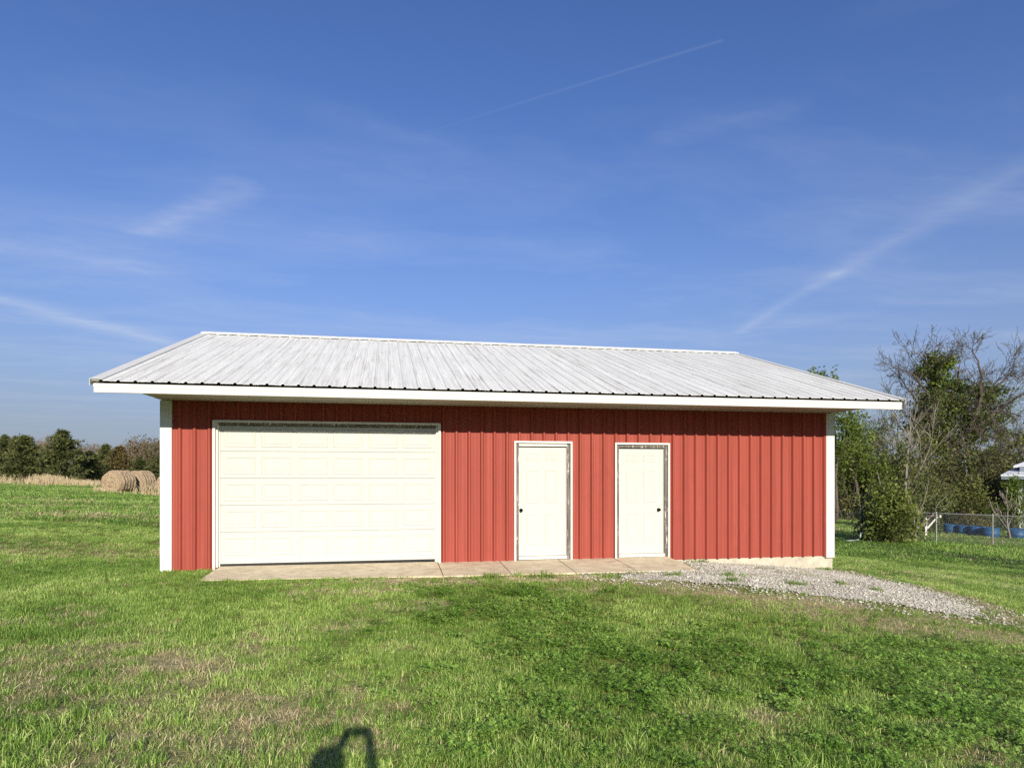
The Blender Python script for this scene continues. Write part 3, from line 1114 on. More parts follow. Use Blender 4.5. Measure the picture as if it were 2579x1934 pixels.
def entry_door(x0, x1, top, hinge_left, knob_x, knob_z, head_mat):
    """x0..x1 is the outside of the white trim"""
    W, S = 0.034, 0.055
    sx0, sx1 = x0 + W + S + 0.004, x1 - W - S - 0.012
    st = top - 0.112
    for a, b in ((x0, x0 + W), (x1 - W, x1)):
        mb = MB()
        mb.box(a, b, -0.064, -0.012, -0.06, top)
        part(mb, 'door_trim', M['white_metal'])
    mb = MB()
    mb.box(x0 + W + 0.0005, x1 - W - 0.0005, -0.066, -0.012, top - 0.034, top + 0.001)
    part(mb, 'door_trim', M['white_metal'])
    for a, b in ((x0 + W + 0.001, x0 + W + S), (x1 - W - S, x1 - W - 0.001)):
        mb = MB()
        mb.box(a, b, -0.022, 0.10, -0.03, top - 0.036)
        part(mb, 'door_jamb', M['old_wood'], bevel=0.003)
    mb = MB()
    mb.box(x0 + W + S + 0.001, x1 - W - S - 0.001, -0.024, 0.10, top - 0.092, top - 0.0355)
    part(mb, 'door_head', head_mat, bevel=0.003)
    mb = MB()                                    # thin white stops beside the slab
    mb.box(sx1 + 0.004, x1 - W - S - 0.002, 0.012, 0.05, 0.03, top - 0.094)
    part(mb, 'door_stop', M['white_paint'])
    Y = 0.028
    mb = MB()
    mb.box(sx0, sx1, Y, Y + 0.045, 0.035, st)
    slab = part(mb, 'entry_door', M['cream_door'])
    w = sx1 - sx0
    for c in (0, 1):
        xa = sx0 + w * (0.165 if c == 0 else 0.555)
        xb = xa + w * 0.275
        for z0, z1 in ((0.24, 0.80), (0.99, 1.60), (1.76, 1.90)):
            mb = MB()
            raised(mb, xa, xb, z0 * st / 2.0, z1 * st / 2.0, Y, 0.008, 0.014)
            part(mb, 'raised_panel', M['cream_door'], slab)
    mb = MB()
    mb.lathe([(0.032, 0.0), (0.032, -0.006), (0.012, -0.010), (0.012, -0.030), (0.024, -0.036), (0.029, -0.048), (0.026, -0.060), (0.012, -0.066)], 18, 'y', (knob_x, Y - 0.0005, knob_z))
    part(mb, 'door_knob', M['knob'], slab, smooth=True)
    hx = sx0 - 0.004 if hinge_left else sx1 + 0.004
    for z in (0.25, 1.0, st - 0.22):
        mb = MB()
        mb.tube([(hx, Y - 0.005, z - 0.045), (hx, Y - 0.005, z + 0.045)], [0.006, 0.006], 6)
        part(mb, 'hinge', M['galv'], slab)
    mb = MB()
    mb.box(x0 + W + S + 0.001, x1 - W - S - 0.001, -0.03, 0.095, -0.028, 0.030)
    part(mb, 'threshold', M['white_paint'], bevel=0.004)
    mb = MB()
    mb.box(x0 + W + S, x1 - W - S, 0.103, 0.13, -0.03, top - 0.04)
    part(mb, 'weather_backing', M['seal'])


entry_door(5.893, 6.978, 2.121, False, 6.032, 0.868, M['white_paint'])
entry_door(7.800, 8.885, 2.108, True, 8.690, 0.852, M['old_wood'])

# ------------------------------------------------------------------ gravel
def build_gravel_bed():
    xs = np.arange(6.6, 13.0, 0.12)
    ys = np.arange(-5.2, 0.06, 0.12)
    X, Y = np.meshgrid(xs, ys)
    jx = X + (fbm(X * 2, Y * 2, 31) - .5) * 0.35
    jy = Y + (fbm(X * 2, Y * 2, 37) - .5) * 0.35
    inside = in_poly(jx, jy, GRAVEL_POLY)
    Z = ground_z(X, Y) + 0.014
    idx = np.arange(X.size).reshape(X.shape)
    fs = []
    for j in range(X.shape[0] - 1):
        for i in range(X.shape[1] - 1):
            if inside[j, i] and inside[j + 1, i] and inside[j, i + 1] and inside[j + 1, i + 1] and not (X[j, i + 1] < 8.9 and Y[j + 1, i] > -1.2):
                fs.append((int(idx[j, i]), int(idx[j, i + 1]), int(idx[j + 1, i + 1]), int(idx[j + 1, i])))
    me = bpy.data.meshes.new('gravel_bed')
    me.from_pydata(np.stack([X.ravel(), Y.ravel(), Z.ravel()], -1).tolist(), [], fs)
    bm = bmesh.new()
    bm.from_mesh(me)
    bmesh.ops.delete(bm, geom=[v for v in bm.verts if not v.link_faces], context='VERTS')
    bm.to_mesh(me)
    bm.free()
    me.materials.append(M['gravel_bed'])
    o = link(bpy.data.objects.new('gravel_path', me))
    tag(o, 'pale dusty gravel bed at the right end of the barn', kind='structure')


build_gravel_bed()


# scatter with geometry nodes ------------------------------------------------
def hidden_collection(name, objs):
    c = bpy.data.collections.new(name)
    for o in objs:
        c.objects.link(o)
    return c


def scatter(name, coll, P, rot, scl, idx, tone, label, cat):
    n = len(P)
    me = bpy.data.meshes.new(name)
    me.vertices.add(n)
    me.vertices.foreach_set('co', np.asarray(P, np.float32).ravel())
    for nm, typ, data, key in (('rot', 'FLOAT_VECTOR', rot, 'vector'), ('scl', 'FLOAT_VECTOR', scl, 'vector'), ('idx', 'INT', idx, 'value'), ('tone', 'FLOAT', tone, 'value')):
        a = me.attributes.new(nm, typ, 'POINT')
        a.data.foreach_set(key, np.ascontiguousarray(data, dtype=np.int32 if typ == 'INT' else np.float32).ravel())
    me.update()
    o = link(bpy.data.objects.new(name, me))
    ng = bpy.data.node_groups.new(name + '_scatter', 'GeometryNodeTree')
    ng.interface.new_socket('Geometry', in_out='INPUT', socket_type='NodeSocketGeometry')
    ng.interface.new_socket('Geometry', in_out='OUTPUT', socket_type='NodeSocketGeometry')
    gi, go = ng.nodes.new('NodeGroupInput'), ng.nodes.new('NodeGroupOutput')
    ci = ng.nodes.new('GeometryNodeCollectionInfo')
    ci.inputs['Collection'].default_value = coll
    ci.inputs['Separate Children'].default_value = True
    ci.inputs['Reset Children'].default_value = True
    ip = ng.nodes.new('GeometryNodeInstanceOnPoints')
    ip.inputs['Pick Instance'].default_value = True

    def attr(nm, typ):
        a = ng.nodes.new('GeometryNodeInputNamedAttribute')
        a.data_type = typ
        a.inputs['Name'].default_value = nm
        return a.outputs[0]
    ng.links.new(gi.outputs[0], ip.inputs['Points'])
    ng.links.new(ci.outputs[0], ip.inputs['Instance'])
    ng.links.new(attr('idx', 'INT'), ip.inputs['Instance Index'])
    ng.links.new(attr('rot', 'FLOAT_VECTOR'), ip.inputs['Rotation'])
    ng.links.new(attr('scl', 'FLOAT_VECTOR'), ip.inputs['Scale'])
    ng.links.new(ip.outputs[0], go.inputs[0])
    md = o.modifiers.new('scatter', 'NODES')
    md.node_group = ng
    tag(o, label, cat, None, 'stuff')
    return o


def stone_objs():
    out = []
    for i in range(6):
        bm = bmesh.new()
        bmesh.ops.create_icosphere(bm, subdivisions=1, radius=1.0)
        r = random.Random(i)
        for v in bm.verts:
            v.co *= r.uniform(0.7, 1.15)
            v.co.z *= 0.45
            v.co.x *= 1.15
        me = bpy.data.meshes.new('stone')
        bm.to_mesh(me)
        bm.free()
        me.materials.append(M['gravel'])
        out.append(bpy.data.objects.new('stone_%d' % i, me))
    return out


def build_gravel():
    n = 110000
    x = RNG.uniform(6.2, 13.3, n)
    y = RNG.uniform(-5.6, 0.0, n)
    d = poly_dist(x, y, GRAVEL_POLY)
    ins = in_poly(x, y, GRAVEL_POLY)
    edge = np.where(ins, np.clip(0.30 + d * 1.3, 0, 1), np.clip(0.36 - d * 0.42, 0, 1) ** 1.6)
    edge = edge * np.clip(-0.25 + 2.2 * fbm(x * 2.4, y * 2.4, 41), 0.05, 1)
    keep = (RNG.random(n) < edge) & (ins | (d < 0.45)) & ~on_walk(x, y) & ~in_barn(x, y)
    x, y = x[keep], y[keep]
    n = len(x)
    s = np.minimum(RNG.lognormal(math.log(0.0100), 0.40, n), 0.024)
    P = np.stack([x, y, ground_z(x, y) + 0.020 + s * 0.12], -1)
    rot = RNG.uniform(0, 6.28, (n, 3)) * np.array([0.12, 0.12, 1])
    tone = np.clip(RNG.normal(0.60, 0.24, n) + (fbm(x * 1.5, y * 1.5, 43) - 0.5) * 0.5, 0, 1)
    scatter('gravel', hidden_collection('gravel_stones', stone_objs()), P, rot, np.repeat(s[:, None], 3, 1), RNG.integers(0, 6, n), tone,
            'loose pale limestone gravel at the right end of the barn', 'gravel')


build_gravel()


# ------------------------------------------------------------------ grass
def blade_arrays(rng, n, spread, hmin, hmax, width, lean, flop=0.0):
    """n tapered bent blades as two quads + a tip triangle: verts (n*7,3), faces"""
    ang = rng.uniform(0, 2 * math.pi, n)
    rr = spread * np.sqrt(rng.random(n))
    bx, by = rr * np.cos(ang), rr * np.sin(ang)
    h = rng.uniform(hmin, hmax, n)
    la = ang + rng.normal(0, 1.0, n)
    ln = np.abs(rng.normal(0.0, lean, n)) + flop
    w = width * rng.uniform(0.7, 1.3, n)
    fa = rng.uniform(0, math.pi, n)
    wx, wy = np.cos(fa) * w / 2, np.sin(fa) * w / 2
    V, Fc = [], []
    for i in range(n):
        dx, dy = math.cos(la[i]), math.sin(la[i])
        pts = []
        for t, ww in ((0, 0.8), (0.4, 1.0), (0.75, 0.7)):
            bend = ln[i] * t * t
            c = math.cos(min(1.4, ln[i] * t))
            px, py, pz = bx[i] + dx * h[i] * bend * 0.9, by[i] + dy * h[i] * bend * 0.9, h[i] * t * (0.35 + 0.65 * c)
            pts += [(px - wx[i] * ww, py - wy[i] * ww, pz), (px + wx[i] * ww, py + wy[i] * ww, pz)]
        c = math.cos(min(1.4, ln[i]))
        pts.append((bx[i] + dx * h[i] * ln[i] * 0.9, by[i] + dy * h[i] * ln[i] * 0.9, max(0.006, h[i] * (0.35 + 0.65 * c) * (1 - 0.12 * ln[i]))))
        b = len(V)
        V += pts
        Fc += [(b, b + 1, b + 3, b + 2), (b + 2, b + 3, b + 5, b + 4), (b + 4, b + 5, b + 6)]
    return V, Fc


def tuft_obj(name, seed, n, spread, hmin, hmax, width, lean, mat, flop=0.0):
    V, Fc = blade_arrays(np.random.default_rng(seed), n, spread, hmin, hmax, width, lean, flop)
    me = bpy.data.meshes.new(name)
    me.from_pydata([(x, y, z - 0.006) for x, y, z in V], [], Fc)
    me.materials.append(mat)
    return bpy.data.objects.new(name, me)


def clover_obj(name, seed, n, spread):
    rng = random.Random(seed)
    V, Fc = [], []
    for i in range(n):
        a, r = rng.uniform(0, 6.28), spread * math.sqrt(rng.random())
        x, y, z = r * math.cos(a), r * math.sin(a), rng.uniform(0.025, 0.075)
        rot = rng.uniform(0, 6.28)
        tx, ty = rng.gauss(0, 0.28), rng.gauss(-0.25, 0.28)
        s = rng.uniform(0.006, 0.0115)
        for k in range(3):
            aa = rot + k * 2.094
            c, d = math.cos(aa), math.sin(aa)
            b = len(V)
            for u, v in ((0.0, 0.0), (0.5, 0.55), (1.15, 0.62), (1.35, 0.0), (1.15, -0.62), (0.5, -0.55)):
                lx, ly = (u * c - v * d) * s, (u * d + v * c) * s
                V.append((x + lx, y + ly, z + lx * tx + ly * ty + 0.12 * abs(v) * s))
            Fc.append((b, b + 1, b + 2, b + 3, b + 4, b + 5))
    me = bpy.data.meshes.new(name)
    me.from_pydata(V, [], Fc)
    me.materials.append(M['clover'])
    return bpy.data.objects.new(name, me)


def build_grass():
    kinds = []
    for i in range(4):
        kinds.append(tuft_obj('tuft_a%d' % i, 100 + i, 46, 0.085, 0.024, 0.060, 0.0036, 0.8, M['grass']))        # 0-3 mown lawn
    for i in range(3):
        kinds.append(tuft_obj('tuft_b%d' % i, 200 + i, 26, 0.055, 0.055, 0.11, 0.0046, 0.8, M['grass']))          # 4-6 taller
    for i in range(3):
        kinds.append(tuft_obj('tuft_c%d' % i, 300 + i, 30, 0.09, 0.02, 0.06, 0.0035, 1.0, M['dry'], 0.25))         # 7-9 dead
    for i in range(3):
        kinds.append(clover_obj('tuft_d%d' % i, 400 + i, 40, 0.09))                                               # 10-12 clover
    for i in range(3):
        kinds.append(tuft_obj('tuft_e%d' % i, 500 + i, 30, 0.26, 0.05, 0.11, 0.016, 0.9, M['grass']))              # 13-15 coarse, far
    for i in range(2):
        kinds.append(tuft_obj('tuft_f%d' % i, 600 + i, 26, 0.28, 0.04, 0.10, 0.014, 1.1, M['dry'], 0.2))           # 16-17 coarse dead, far
    coll = hidden_collection('grass_tufts', kinds)
    PX, PY, IDX, TONE, SC_ = [], [], [], [], []

    def sample(n, z0, z1):
        """points spread evenly over the ground between two distances from the camera, a margin wider than the view"""
        Z = np.sqrt(RNG.uniform(z0 * z0, z1 * z1, n))
        X = RNG.uniform(-0.93, 0.93, n) * (Z + 0.4)
        x = CAM.x + X * math.cos(YAW) + Z * math.sin(YAW)
        y = CAM.y - X * math.sin(YAW) + Z * math.cos(YAW)
        return x, y, Z

    bands = [(2.6, 5.0, 230, 0), (5.0, 8.0, 190, 0), (8.0, 12.5, 135, 0), (12.5, 19, 75, 0), (19, 30, 15, 1), (30, 48, 7, 1), (48, 72, 3.5, 1)]
    for z0, z1, dens, coarse in bands:
        n = int(0.93 * (z1 * z1 - z0 * z0) * dens)
        x, y, Z = sample(n, z0, z1)
        ok = ~on_walk(x, y) & ~in_barn(x, y) & ~((x > 0) & (x < 12) & (y > 0) & (y < 34) & (np.abs(x - 6) < 5.5))
        dgr = poly_dist(x, y, GRAVEL_POLY)
        ing = in_poly(x, y, GRAVEL_POLY)
        # behind the barn, unseen: drop
        X_, Z_ = cam_xz(x, y)
        u = X_ / Z_ * F_PX + W_PX / 2
        hid = (y > 0.1) & (u > 450) & (u < 2050)
        ok &= ~hid
        gravel_keep = np.where(ing, np.clip(0.55 - dgr * 1.1, 0, 1) * np.clip((fbm(x * 1.8, y * 1.8, 47) - 0.42) * 5, 0, 1) + np.clip((fbm(x * 2.2, y * 2.2, 49) - 0.66) * 3, 0, 0.5), np.clip(0.45 + dgr * 1.2, 0, 1))
        ok &= RNG.random(n) < gravel_keep
        x, y, Z, dgr = x[ok], y[ok], Z[ok], dgr[ok]
        n = len(x)
        dry = dry_field(x, y)
        clo = clover_field(x, y)
        r = RNG.random(n)
        tall = np.clip((fbm(x * 1.3, y * 1.3, 51, 3) - 0.5) * 3.0, 0, 1) * np.clip((9.5 - Z) / 5, 0, 1)
        tall = np.maximum(tall, 0.85 * np.maximum.reduce([blob(x, y, 3.8, -6.3, 0.8, 0.6, 0.4), blob(x, y, 4.6, -7.5, 0.8, 0.5), blob(x, y, 2.2, -7.4, 0.7, 0.4)]))
        # grass left unmown against the walk
        idx = RNG.integers(0, 4, n)
        idx = np.where(RNG.random(n) < tall * 0.42, RNG.integers(4, 7, n), idx)
        idx = np.where(RNG.random(n) < clo, RNG.integers(10, 13, n), idx)
        isdry = r < np.clip(dry * 0.85 + 0.05, 0, 1)
        idx = np.where(isdry, RNG.integers(7, 10, n), idx)
        # thin the dead patches so that soil shows
        thin = RNG.random(n) < np.where(isdry, 0.30, 0.0)
        tone = 0.42 + 0.85 * (fbm(x * 0.9, y * 0.9, 61, 4) - 0.5) + RNG.normal(0, 0.13, n) + 0.10 * tall
        if coarse:
            idx = np.where(isdry, RNG.integers(16, 18, n), RNG.integers(13, 16, n))
            tone = 0.34 + 1.0 * (fbm(x * 0.25, y * 0.5, 71, 4) - 0.5) + RNG.normal(0, 0.12, n)
        tone = np.where((idx >= 7) & (idx <= 9), 0.5 + RNG.normal(0, 0.2, n) + 0.25 * ((y > -2.6) & (x > 2)), tone)
        s = RNG.uniform(0.75, 1.3, n) * (1.0 if not coarse else 1.0 + (z0 - 19) / 60)
        near_edge = (dgr < 0.5) | ((y > -1.9) & (y < -1.1) & (x > 0.5) & (x < 9))
        s = np.where(near_edge, s * 0.8, s)
        kp = ~thin
        PX.append(x[kp]); PY.append(y[kp]); IDX.append(idx[kp]); TONE.append(tone[kp]); SC_.append(s[kp])
    # single weeds at the walk and in the gravel
    for wx, wy, ws in [(5.25, -1.42, 1.2), (5.95, -1.46, 1.5), (4.9, -1.5, 0.9), (7.1, -1.75, 1.1), (9.6, -0.12, 1.0), (10.4, -0.7, 0.8), (9.2, -1.8, 1.3), (8.9, -2.2, 1.3), (9.9, -2.4, 1.2), (10.9, -2.2, 0.9), (11.3, -2.5, 0.9), (11.95, -0.12, 0.8), (12.2, -0.1, 0.8), (8.2, -1.7, 1.0)]:
        m_ = 7
        PX.append(wx + RNG.normal(0, 0.10 * ws, m_)); PY.append(wy - np.abs(RNG.normal(0, 0.04 * ws, m_))); IDX.append(RNG.integers(4, 7, m_)); TONE.append(RNG.normal(0.25, 0.15, m_)); SC_.append(RNG.uniform(0.8, 1.2, m_) * ws)
    x, y, idx, tone, s = map(np.concatenate, (PX, PY, IDX, TONE, SC_))
    n = len(x)
    z = ground_z(x, y) + (fbm(x * 0.9, y * 0.9, 2, 3) - 0.5) * 0.035 * np.exp(-((x - 5) / 40) ** 2 - (y / 40) ** 2)
    rot = np.stack([RNG.normal(0, 0.06, n), RNG.normal(0, 0.06, n), RNG.uniform(0, 6.28, n)], -1)
    scl = np.stack([s, s, s * RNG.uniform(0.8, 1.2, n)], -1)
    scatter('lawn_grass', coll, np.stack([x, y, z], -1), rot, scl, idx, np.clip(tone, 0, 1), 'green lawn grass with clover and brown dead patches in front of the barn', 'grass')
    print('grass tufts', n)


build_grass()


# ------------------------------------------------------------------ trees
def rand_dir(rng):
    v = rng.normal(0, 1, 3)
    return Vector(v / np.linalg.norm(v))


class Tree:
    """crooked branching skeleton gathered as tapering tubes"""
    def __init__(s, seed):
        s.rng = np.random.default_rng(seed)
        s.paths = []          # (points, radii, level)
        s.tips = []

    def grow(s, p, d, length, r, level, maxlevel, kids=(3, 5), up=0.15, crook=0.35, ratio=0.62, angle=(0.5, 1.0), rmin=0.008, start=0.25):
        rng = s.rng
        n = max(3, int(4 - level * 0.3) + 1)
        pts, rs = [p.copy()], [r]
        d = d.normalized()
        q = p.copy()
        r1 = max(rmin, r * (0.45 if level < maxlevel else 0.3))
        for i in range(n):
            d = (d + rand_dir(rng) * crook * 0.5 + Vector((0, 0, up * 0.3))).normalized()
            q = q + d * (length / n)
            pts.append(q.copy())
            rs.append(r + (r1 - r) * (i + 1) / n)
        s.paths.append((pts, rs, level))
        if level >= maxlevel:
            s.tips.append((q, d))
            return
        nk = int(rng.integers(kids[0], kids[1] + 1))
        for k in range(nk):
            t = start + (1 - start) * (k + rng.uniform(0.2, 1.0)) / nk
            f = min(t, 0.999) * n
            i = int(f)
            pos = pts[i].lerp(pts[i + 1], f - i)
            rr = rs[i] + (rs[i + 1] - rs[i]) * (f - i)
            dd = (pts[i + 1] - pts[i]).normalized()
            side = rand_dir(rng)
            side = (side - dd * side.dot(dd)).normalized()
            a = rng.uniform(*angle)
            nd = dd * math.cos(a) + side * math.sin(a) + Vector((0, 0, up))
            s.grow(pos, nd, length * ratio * rng.uniform(0.7, 1.25) * (1.15 - 0.4 * t), rr * rng.uniform(0.45, 0.7), level + 1, maxlevel, kids, up, crook, ratio, angle, rmin, start)
        # the leader carries on
        s.grow(q, d, length * ratio * rng.uniform(0.8, 1.2), r1, level + 1, maxlevel, kids, up, crook, ratio, angle, rmin, start)

    def limb(s, pts, r0, r1, maxlevel, twig_len, sprouts, **kw):
        """a main limb drawn by hand, sprouting branches along it"""
        pts = [Vector(p) for p in pts]
        fine = []
        for a, b in zip(pts[:-1], pts[1:]):
            for j in range(3):
                fine.append(a.lerp(b, j / 3) + rand_dir(s.rng) * (a - b).length * 0.035)
        fine.append(pts[-1])
        n = len(fine)
        rs = [r0 + (r1 - r0) * i / (n - 1) for i in range(n)]
        s.paths.append((fine, rs, 0))
        for k in range(sprouts):
            t = 0.30 + 0.70 * (k + s.rng.uniform(0, 1)) / sprouts
            i = min(n - 2, int(t * (n - 1)))
            dd = (fine[i + 1] - fine[i]).normalized()
            side = rand_dir(s.rng)
            side = (side - dd * side.dot(dd)).normalized()
            a = s.rng.uniform(0.6, 1.15)
            s.grow(fine[i], dd * math.cos(a) + side * math.sin(a) + Vector((0, 0, 0.15)), twig_len * s.rng.uniform(0.7, 1.2), rs[i] * s.rng.uniform(0.35, 0.55), 1, maxlevel, **kw)
        s.grow(fine[-1], fine[-1] - fine[-2], twig_len, r1, 1, maxlevel, **kw)

    def wood(s, lo=0, hi=99):
        mb = MB()
        for pts, rs, lv in s.paths:
            if lo <= lv <= hi:
                mb.tube(pts, rs, 7 if lv == 0 else (5 if lv == 1 else 3), cap=False)
        return mb


def leaves(rng, centers, n, spread, size, droop=0.0, aspect=0.6, flat=0.0):
    """n rhombic leaves scattered round the given centres -> (n,4,3)"""
    c = np.asarray(centers, float)[rng.integers(0, len(centers), n)]
    c = c + rng.normal(0, spread, (n, 3))
    a = rng.normal(0, 1, (n, 3))
    a[:, 2] = a[:, 2] * (1 - flat) - droop
    a /= np.linalg.norm(a, axis=1)[:, None]
    b = rng.normal(0, 1, (n, 3))
    b -= a * np.sum(a * b, 1)[:, None]
    b /= np.linalg.norm(b, axis=1)[:, None]
    s = (size * rng.uniform(0.55, 1.35, n))[:, None]
    return np.stack([c - a * s * 0.5, c + b * s * aspect * 0.5, c + a * s * 0.5, c - b * s * aspect * 0.5], 1)


def shift(V, loc):
    return V - np.asarray(loc)


def add_mesh(name, me, parent):
    o = bpy.data.objects.new(name, me)
    return link(o, parent)


def relative(mb, loc):
    mb.v = [(x - loc[0], y - loc[1], z - loc[2]) for x, y, z in mb.v]
    return mb


# ---- big bare oak with ivy, right of the barn, behind the fences
OZ = 58.0
ob = world_at(2398, 1296, OZ)
ob.z = gz(ob.x, ob.y)


def ow(px, py, dz=0.0):
    return world_at(px, 1296 - (1296 - py) * 0.89, OZ + dz)


oak = Tree(77)
kw = dict(kids=(3, 4), up=0.10, crook=0.65, ratio=0.64, angle=(0.5, 1.1), rmin=0.016, start=0.2)
oak.limb([ob, ow(2400, 1220), ow(2392, 1130), ow(2372, 1050), ow(2352, 960), ow(2342, 895)], 0.42, 0.10, 4, 2.3, 7, **kw)
oak.limb([ow(2398, 1150), ow(2432, 1070, -1), ow(2468, 985, -1.5), ow(2472, 905, -1), ow(2464, 862)], 0.26, 0.07, 4, 2.2, 6, **kw)
oak.limb([ow(2440, 1060, -1), ow(2500, 1015, -2), ow(2550, 975, -2), ow(2590, 940, -1)], 0.17, 0.06, 4, 2.2, 5, **kw)
oak.limb([ow(2468, 985, -1.5), ow(2512, 930, 1), ow(2548, 895, 2)], 0.14, 0.05, 4, 2.0, 4, **kw)
oak.limb([ow(2385, 1100), ow(2345, 1040, 1.5), ow(2310, 985, 2), ow(2292, 945, 2)], 0.16, 0.05, 4, 2.0, 5, **kw)
oak.limb([ow(2360, 1000), ow(2325, 935, -1.5), ow(2300, 900, -2)], 0.13, 0.05, 4, 2.0, 4, **kw)
oak.limb([ow(2372, 1050), ow(2400, 960, 2), ow(2415, 890, 2)], 0.15, 0.05, 4, 2.0, 4, **kw)
oakr = tag(empty('oak_tree', ob), 'tall bare oak with ivy up its trunk right of the barn', 'tree')
relative(oak.wood(0, 1), ob).build('trunk', M['bark'], oakr)
relative(oak.wood(2, 9), ob).build('crown', M['twig'], oakr)
rng = np.random.default_rng(3)
iv = []
for (px, py, w, n) in [(2398, 1180, .7, 10), (2395, 1120, .9, 12), (2382, 1070, 1.0, 14), (2372, 1030, 1.0, 14), (2362, 985, 1.0, 14), (2352, 940, .8, 11), (2345, 905, .6, 8), (2340, 880, .35, 4), (2375, 900, .4, 4),
                       (2420, 1090, .8, 9), (2440, 1050, .8, 8), (2458, 1010, .7, 7), (2466, 975, .5, 4), (2425, 1140, .9, 9), (2345, 1040, .8, 8), (2330, 1010, .6, 6), (2480, 1030, .8, 6), (2360, 1110, 1.0, 9), (2335, 1075, .7, 6), (2395, 960, .6, 6), (2400, 1010, .8, 8), (2385, 890, .35, 3), (2490, 1000, .9, 7), (2515, 1040, .9, 7), (2470, 1080, 1.0, 8), (2500, 1095, 1.0, 8), (2425, 990, .8, 6), (2320, 1100, .9, 7), (2300, 1060, .7, 5)]:
    c = np.array(ow(px, py - 22))
    iv += [c + rng.normal(0, w * 0.75, 3) for _ in range(n)]
V = leaves(rng, iv, 19000, 0.30, 0.25, 0.3, 0.75)
V = np.concatenate([V, leaves(rng, [tuple(p) for p, d in oak.tips if p.z < ow(2400, 960).z], 3500, 0.25, 0.17, 0.2, 0.6)])
add_mesh('ivy', quads_mesh('ivy', shift(V, ob), M['leaf_ivy']), oakr)


def bare_tree(name, label, px, base_py, top_py, Z, seed, spread=0.9, maxlevel=4, trunk=0.16, mat='bark', tmat='twig', kids=(3, 4), crook=0.5, leafn=0, leafmat=None, leafsize=0.14, up=0.2, cat='tree', group=None, start=0.3, lean=(0, 0, 1)):
    b = world_at(px, base_py, Z)
    b.z = gz(b.x, b.y) - 0.05
    h = world_at(px, top_py, Z).z - b.z
    t = Tree(seed)
    t.grow(Vector((0, 0, 0)), Vector(lean), h * 0.44, trunk, 0, maxlevel, kids=kids, up=up, crook=crook, ratio=0.62, angle=(0.45, spread), rmin=0.012, start=start)
    top = max(p.z for pts, _, _ in t.paths for p in pts)
    k = h / top
    t.paths = [([p * k for p in pts], rs, lv) for pts, rs, lv in t.paths]
    t.tips = [(p * k, d) for p, d in t.tips]
    r = tag(empty(name, b), label, cat, group)
    t.wood(0, 1).build('trunk', M[mat], r)
    t.wood(2, 9).build('crown', M[tmat], r)
    if leafn:
        rg = np.random.default_rng(seed)
        V = leaves(rg, [tuple(p) for p, d in t.tips], leafn, 0.22, leafsize, 0.25, 0.6)
        add_mesh('foliage', quads_mesh('foliage', V, M[leafmat]), r)
    return r


bare_tree('leafy_tree', 'leafy green tree rising just behind the barn roof corner', 2105, 1290, 938, 44, 5, 1.0, 4, 0.17, 'bark', 'twig', (3, 4), 0.5, 6500, 'leaf_spring', 0.20, 0.18)
bare_tree('leafy_tree', 'bright green spring tree beside the white corner of the barn', 2170, 1290, 1035, 47, 9, 1.15, 4, 0.16, 'bark', 'twig', (3, 4), 0.5, 6000, 'leaf_spring', 0.19, 0.12, start=0.12)
bare_tree('leafy_tree', 'thin half leafed tree between barn and slender pale trunk', 2222, 1290, 1015, 52, 13, 1.0, 4, 0.14, 'bark', 'twig', (3, 4), 0.5, 2600, 'leaf_brush', 0.18, 0.15, start=0.2)
bare_tree('slender_tree', 'slender pale trunked bare tree left of the ivy oak', 2278, 1305, 965, 46, 21, 0.8, 4, 0.13, 'bark_pale', 'bark_pale', (3, 4), 0.25, 0, None, 0.1, 0.15, start=0.35)
bare_tree('bare_tree', 'low bare tree spreading behind the barn roof tip', 2215, 1290, 935, 62, 33, 1.1, 5, 0.22, 'bark', 'twig', (3, 4), 0.6, 0, None, 0.1, 0.1)
bare_tree('bare_tree', 'dark crooked bare tree at the right edge above the white roofs', 2552, 1290, 990, 54, 41, 1.1, 5, 0.20, 'bark', 'bark', (3, 4), 0.65, 0, None, 0.1, 0.1)
bare_tree('bare_tree', 'small bare tree low down between oak and house', 2462, 1292, 1075, 48, 47, 1.0, 4, 0.10, 'bark_pale', 'twig', (3, 4), 0.5, 900, 'leaf_brush', 0.16, 0.15)
bare_tree('bare_tree', 'pale bare sapling standing inside the fence by the blue barrels', 2545, 1355, 1225, 32.5, 52, 0.7, 3, 0.05, 'bark_pale', 'bark_pale', (3, 4), 0.35, 0, None, 0.1, 0.3)
bare_tree('dead_snag', 'short broken pale trunk standing in the undergrowth behind the bush', 2207, 1300, 1192, 38, 61, 0.7, 2, 0.14, 'bark_pale', 'bark_pale', (2, 2), 0.3, 0, None, 0.1, 0.2)


